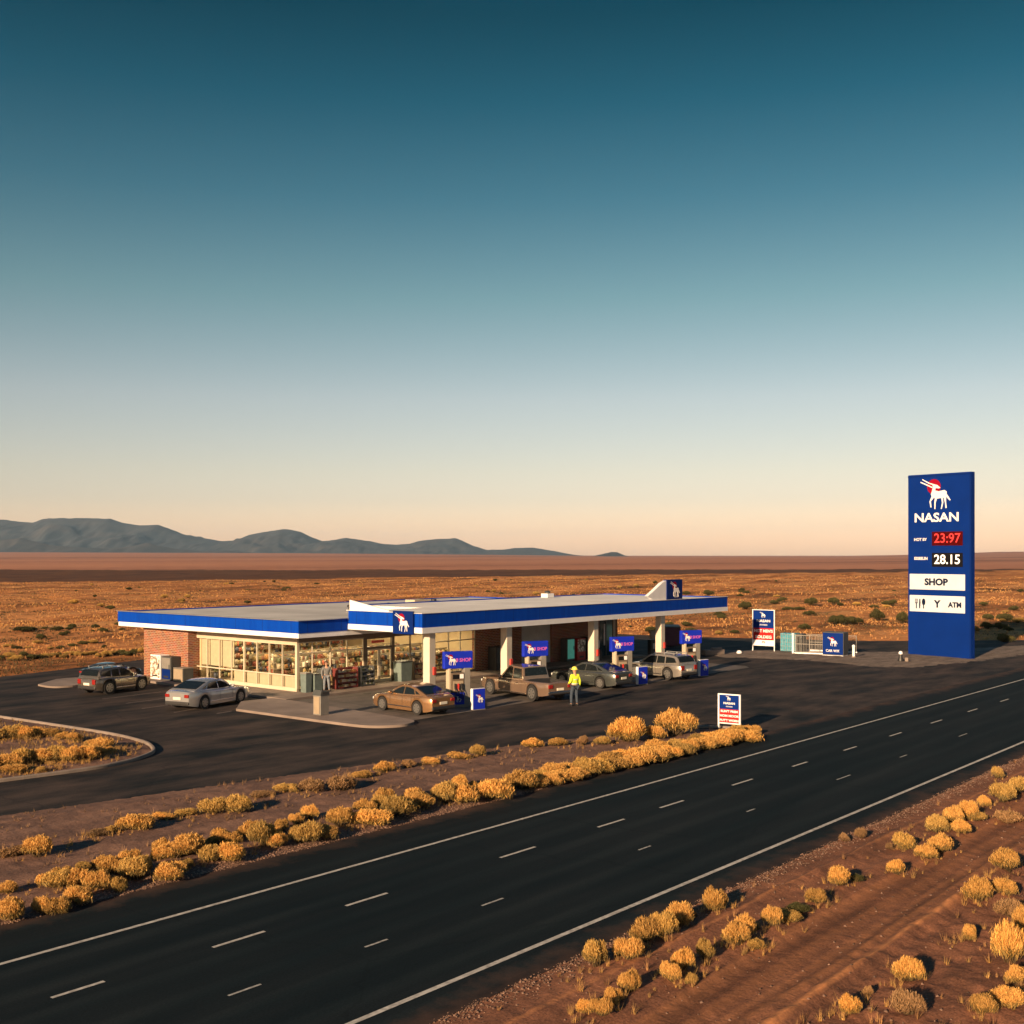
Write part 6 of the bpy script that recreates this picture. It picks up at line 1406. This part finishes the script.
tufts('dry_weeds', U, V, median_z(U, V), r.uniform(.05, .2, len(U)), np.full(len(U), .007), 10, c, 84, 'sparse dry weeds on the median dirt')
n = 1500; U = r.uniform(6, 26, n); V = r.uniform(37.5, 58, n); ok = (sdf(U, V, ISL) > .35); U, V = U[ok], V[ok]
c = np.array([(.36, .23, .09)])*r.uniform(.5, 1.3, (len(U), 1))
tufts('dry_weeds', U, V, isl_z(U, V), r.uniform(.08, .3, len(U)), np.full(len(U), .009), 10, c, 85, 'dry grass on the planted island')
# low wispy growth between the bushes
for B_, zf, sd0, wh in ((B_front+B_hedge+B_upper, median_z, 101, 'along the bush rows of the median'), (B_verge+B_verge_dark+B_corner, verge_z, 102, 'between the bushes of the dirt verge'), (B_island, isl_z, 103, 'between the bushes of the planted island')):
    bb = np.array([(p[0], p[1], p[2]) for p in B_]); k_ = r.integers(0, len(bb), 1100); ns_ = 1100 if zf is not verge_z else 420; k_ = k_[:ns_]; U = bb[k_, 0]+r.normal(0, 1.1, ns_)*bb[k_, 2]; V = bb[k_, 1]+r.normal(0, .5, ns_)*bb[k_, 2]
    ok = (V > 23.55) | (V < 12.75); U, V = U[ok], V[ok]
    if zf is median_z: q_ = sdf(U, V, MEDIAN) > .3; U, V = U[q_], V[q_]
    if zf is isl_z: q_ = sdf(U, V, ISL) > .3; U, V = U[q_], V[q_]
    tt_ = r.uniform(0, 1, (len(U), 1)); c = np.array([(.56, .33, .11)])*tt_+np.array([(.30, .19, .08)])*(1-tt_)
    tufts('wispy_grass', U, V, zf(U, V), r.uniform(.05, .20, len(U)), np.full(len(U), .0045), 18, c, sd0, 'low wispy golden grass '+wh)
# loose stones along the pavement edges
def stones(name, U, V, Z, size, seed, label):
    r = np.random.default_rng(seed); n = len(U)
    base_v = np.array([(1, 0, 0), (-.3, .9, 0), (-.8, -.5, 0), (.2, -.9, .1), (0, 0, .75), (.3, .3, .55)])
    F0 = np.array([(0, 1, 5), (1, 4, 5), (5, 4, 0), (1, 2, 4), (2, 3, 4), (3, 0, 4)])
    a = r.uniform(0, 6.28, n); s = size[:, None]*r.uniform(.6, 1.3, (n, 3))
    x = base_v[None, :, 0]*s[:, :1]; y = base_v[None, :, 1]*s[:, 1:2]; z = base_v[None, :, 2]*s[:, 2:]
    P = np.stack([x*np.cos(a)[:, None]-y*np.sin(a)[:, None]+U[:, None], x*np.sin(a)[:, None]+y*np.cos(a)[:, None]+V[:, None], z+Z[:, None]], -1)
    F = (F0[None]+6*np.arange(n)[:, None, None]).reshape(-1, 3)
    c = np.array([(.24, .15, .11)])*r.uniform(.5, 1.5, (n, 1)); c = np.repeat(c, 6, 0)
    return tag(link(name, np_mesh(name, P.reshape(-1, 3), F, M['straw'], np.clip(c, 0, 1))), label, 'stones', None, 'stuff')
n = 9000; U = r.uniform(8, 44, n); V = 23.1+np.abs(r.normal(0, .42, n)); stones('stones', U, V, median_z(U, V), r.uniform(.012, .04, n), 91, 'small loose stones along the near edge of the median')
n = 8000; U = r.uniform(10, 60, n); V = 13.05-np.abs(r.normal(0, .3, n)); stones('stones', U, V, verge_z(U, V), r.uniform(.012, .038, n), 92, 'small loose stones along the lower edge of the highway')
n = 3500; U = r.uniform(8, 60, n); V = r.uniform(-4, 12.6, n); stones('stones', U, V, verge_z(U, V), r.uniform(.012, .045, n), 93, 'scattered stones on the dirt verge')

# ------------------------------------------------------------------ evening haze over the plain
hz = MB(); hz.bb((-13500, -13500, -3), (13500, 13500, 350)); hzo = hz.build('haze', mat('haze_tmp', (1, 1, 1)), None)
m = bpy.data.materials.new('evening_haze'); m.use_nodes = True; nt = m.node_tree; nt.nodes.clear()
out = nt.nodes.new('ShaderNodeOutputMaterial'); pv = nt.nodes.new('ShaderNodeVolumePrincipled')
pv.inputs['Color'].default_value = (0.42, 0.68, 1.0, 1); pv.inputs['Density'].default_value = HAZE; pv.inputs['Anisotropy'].default_value = 0.0
nt.links.new(pv.outputs[0], out.inputs['Volume']); hzo.data.materials.clear(); hzo.data.materials.append(m); tag(hzo, kind='stuff'); hzo['label'] = 'thin bluish evening haze over the far plain'; hzo['category'] = 'haze'
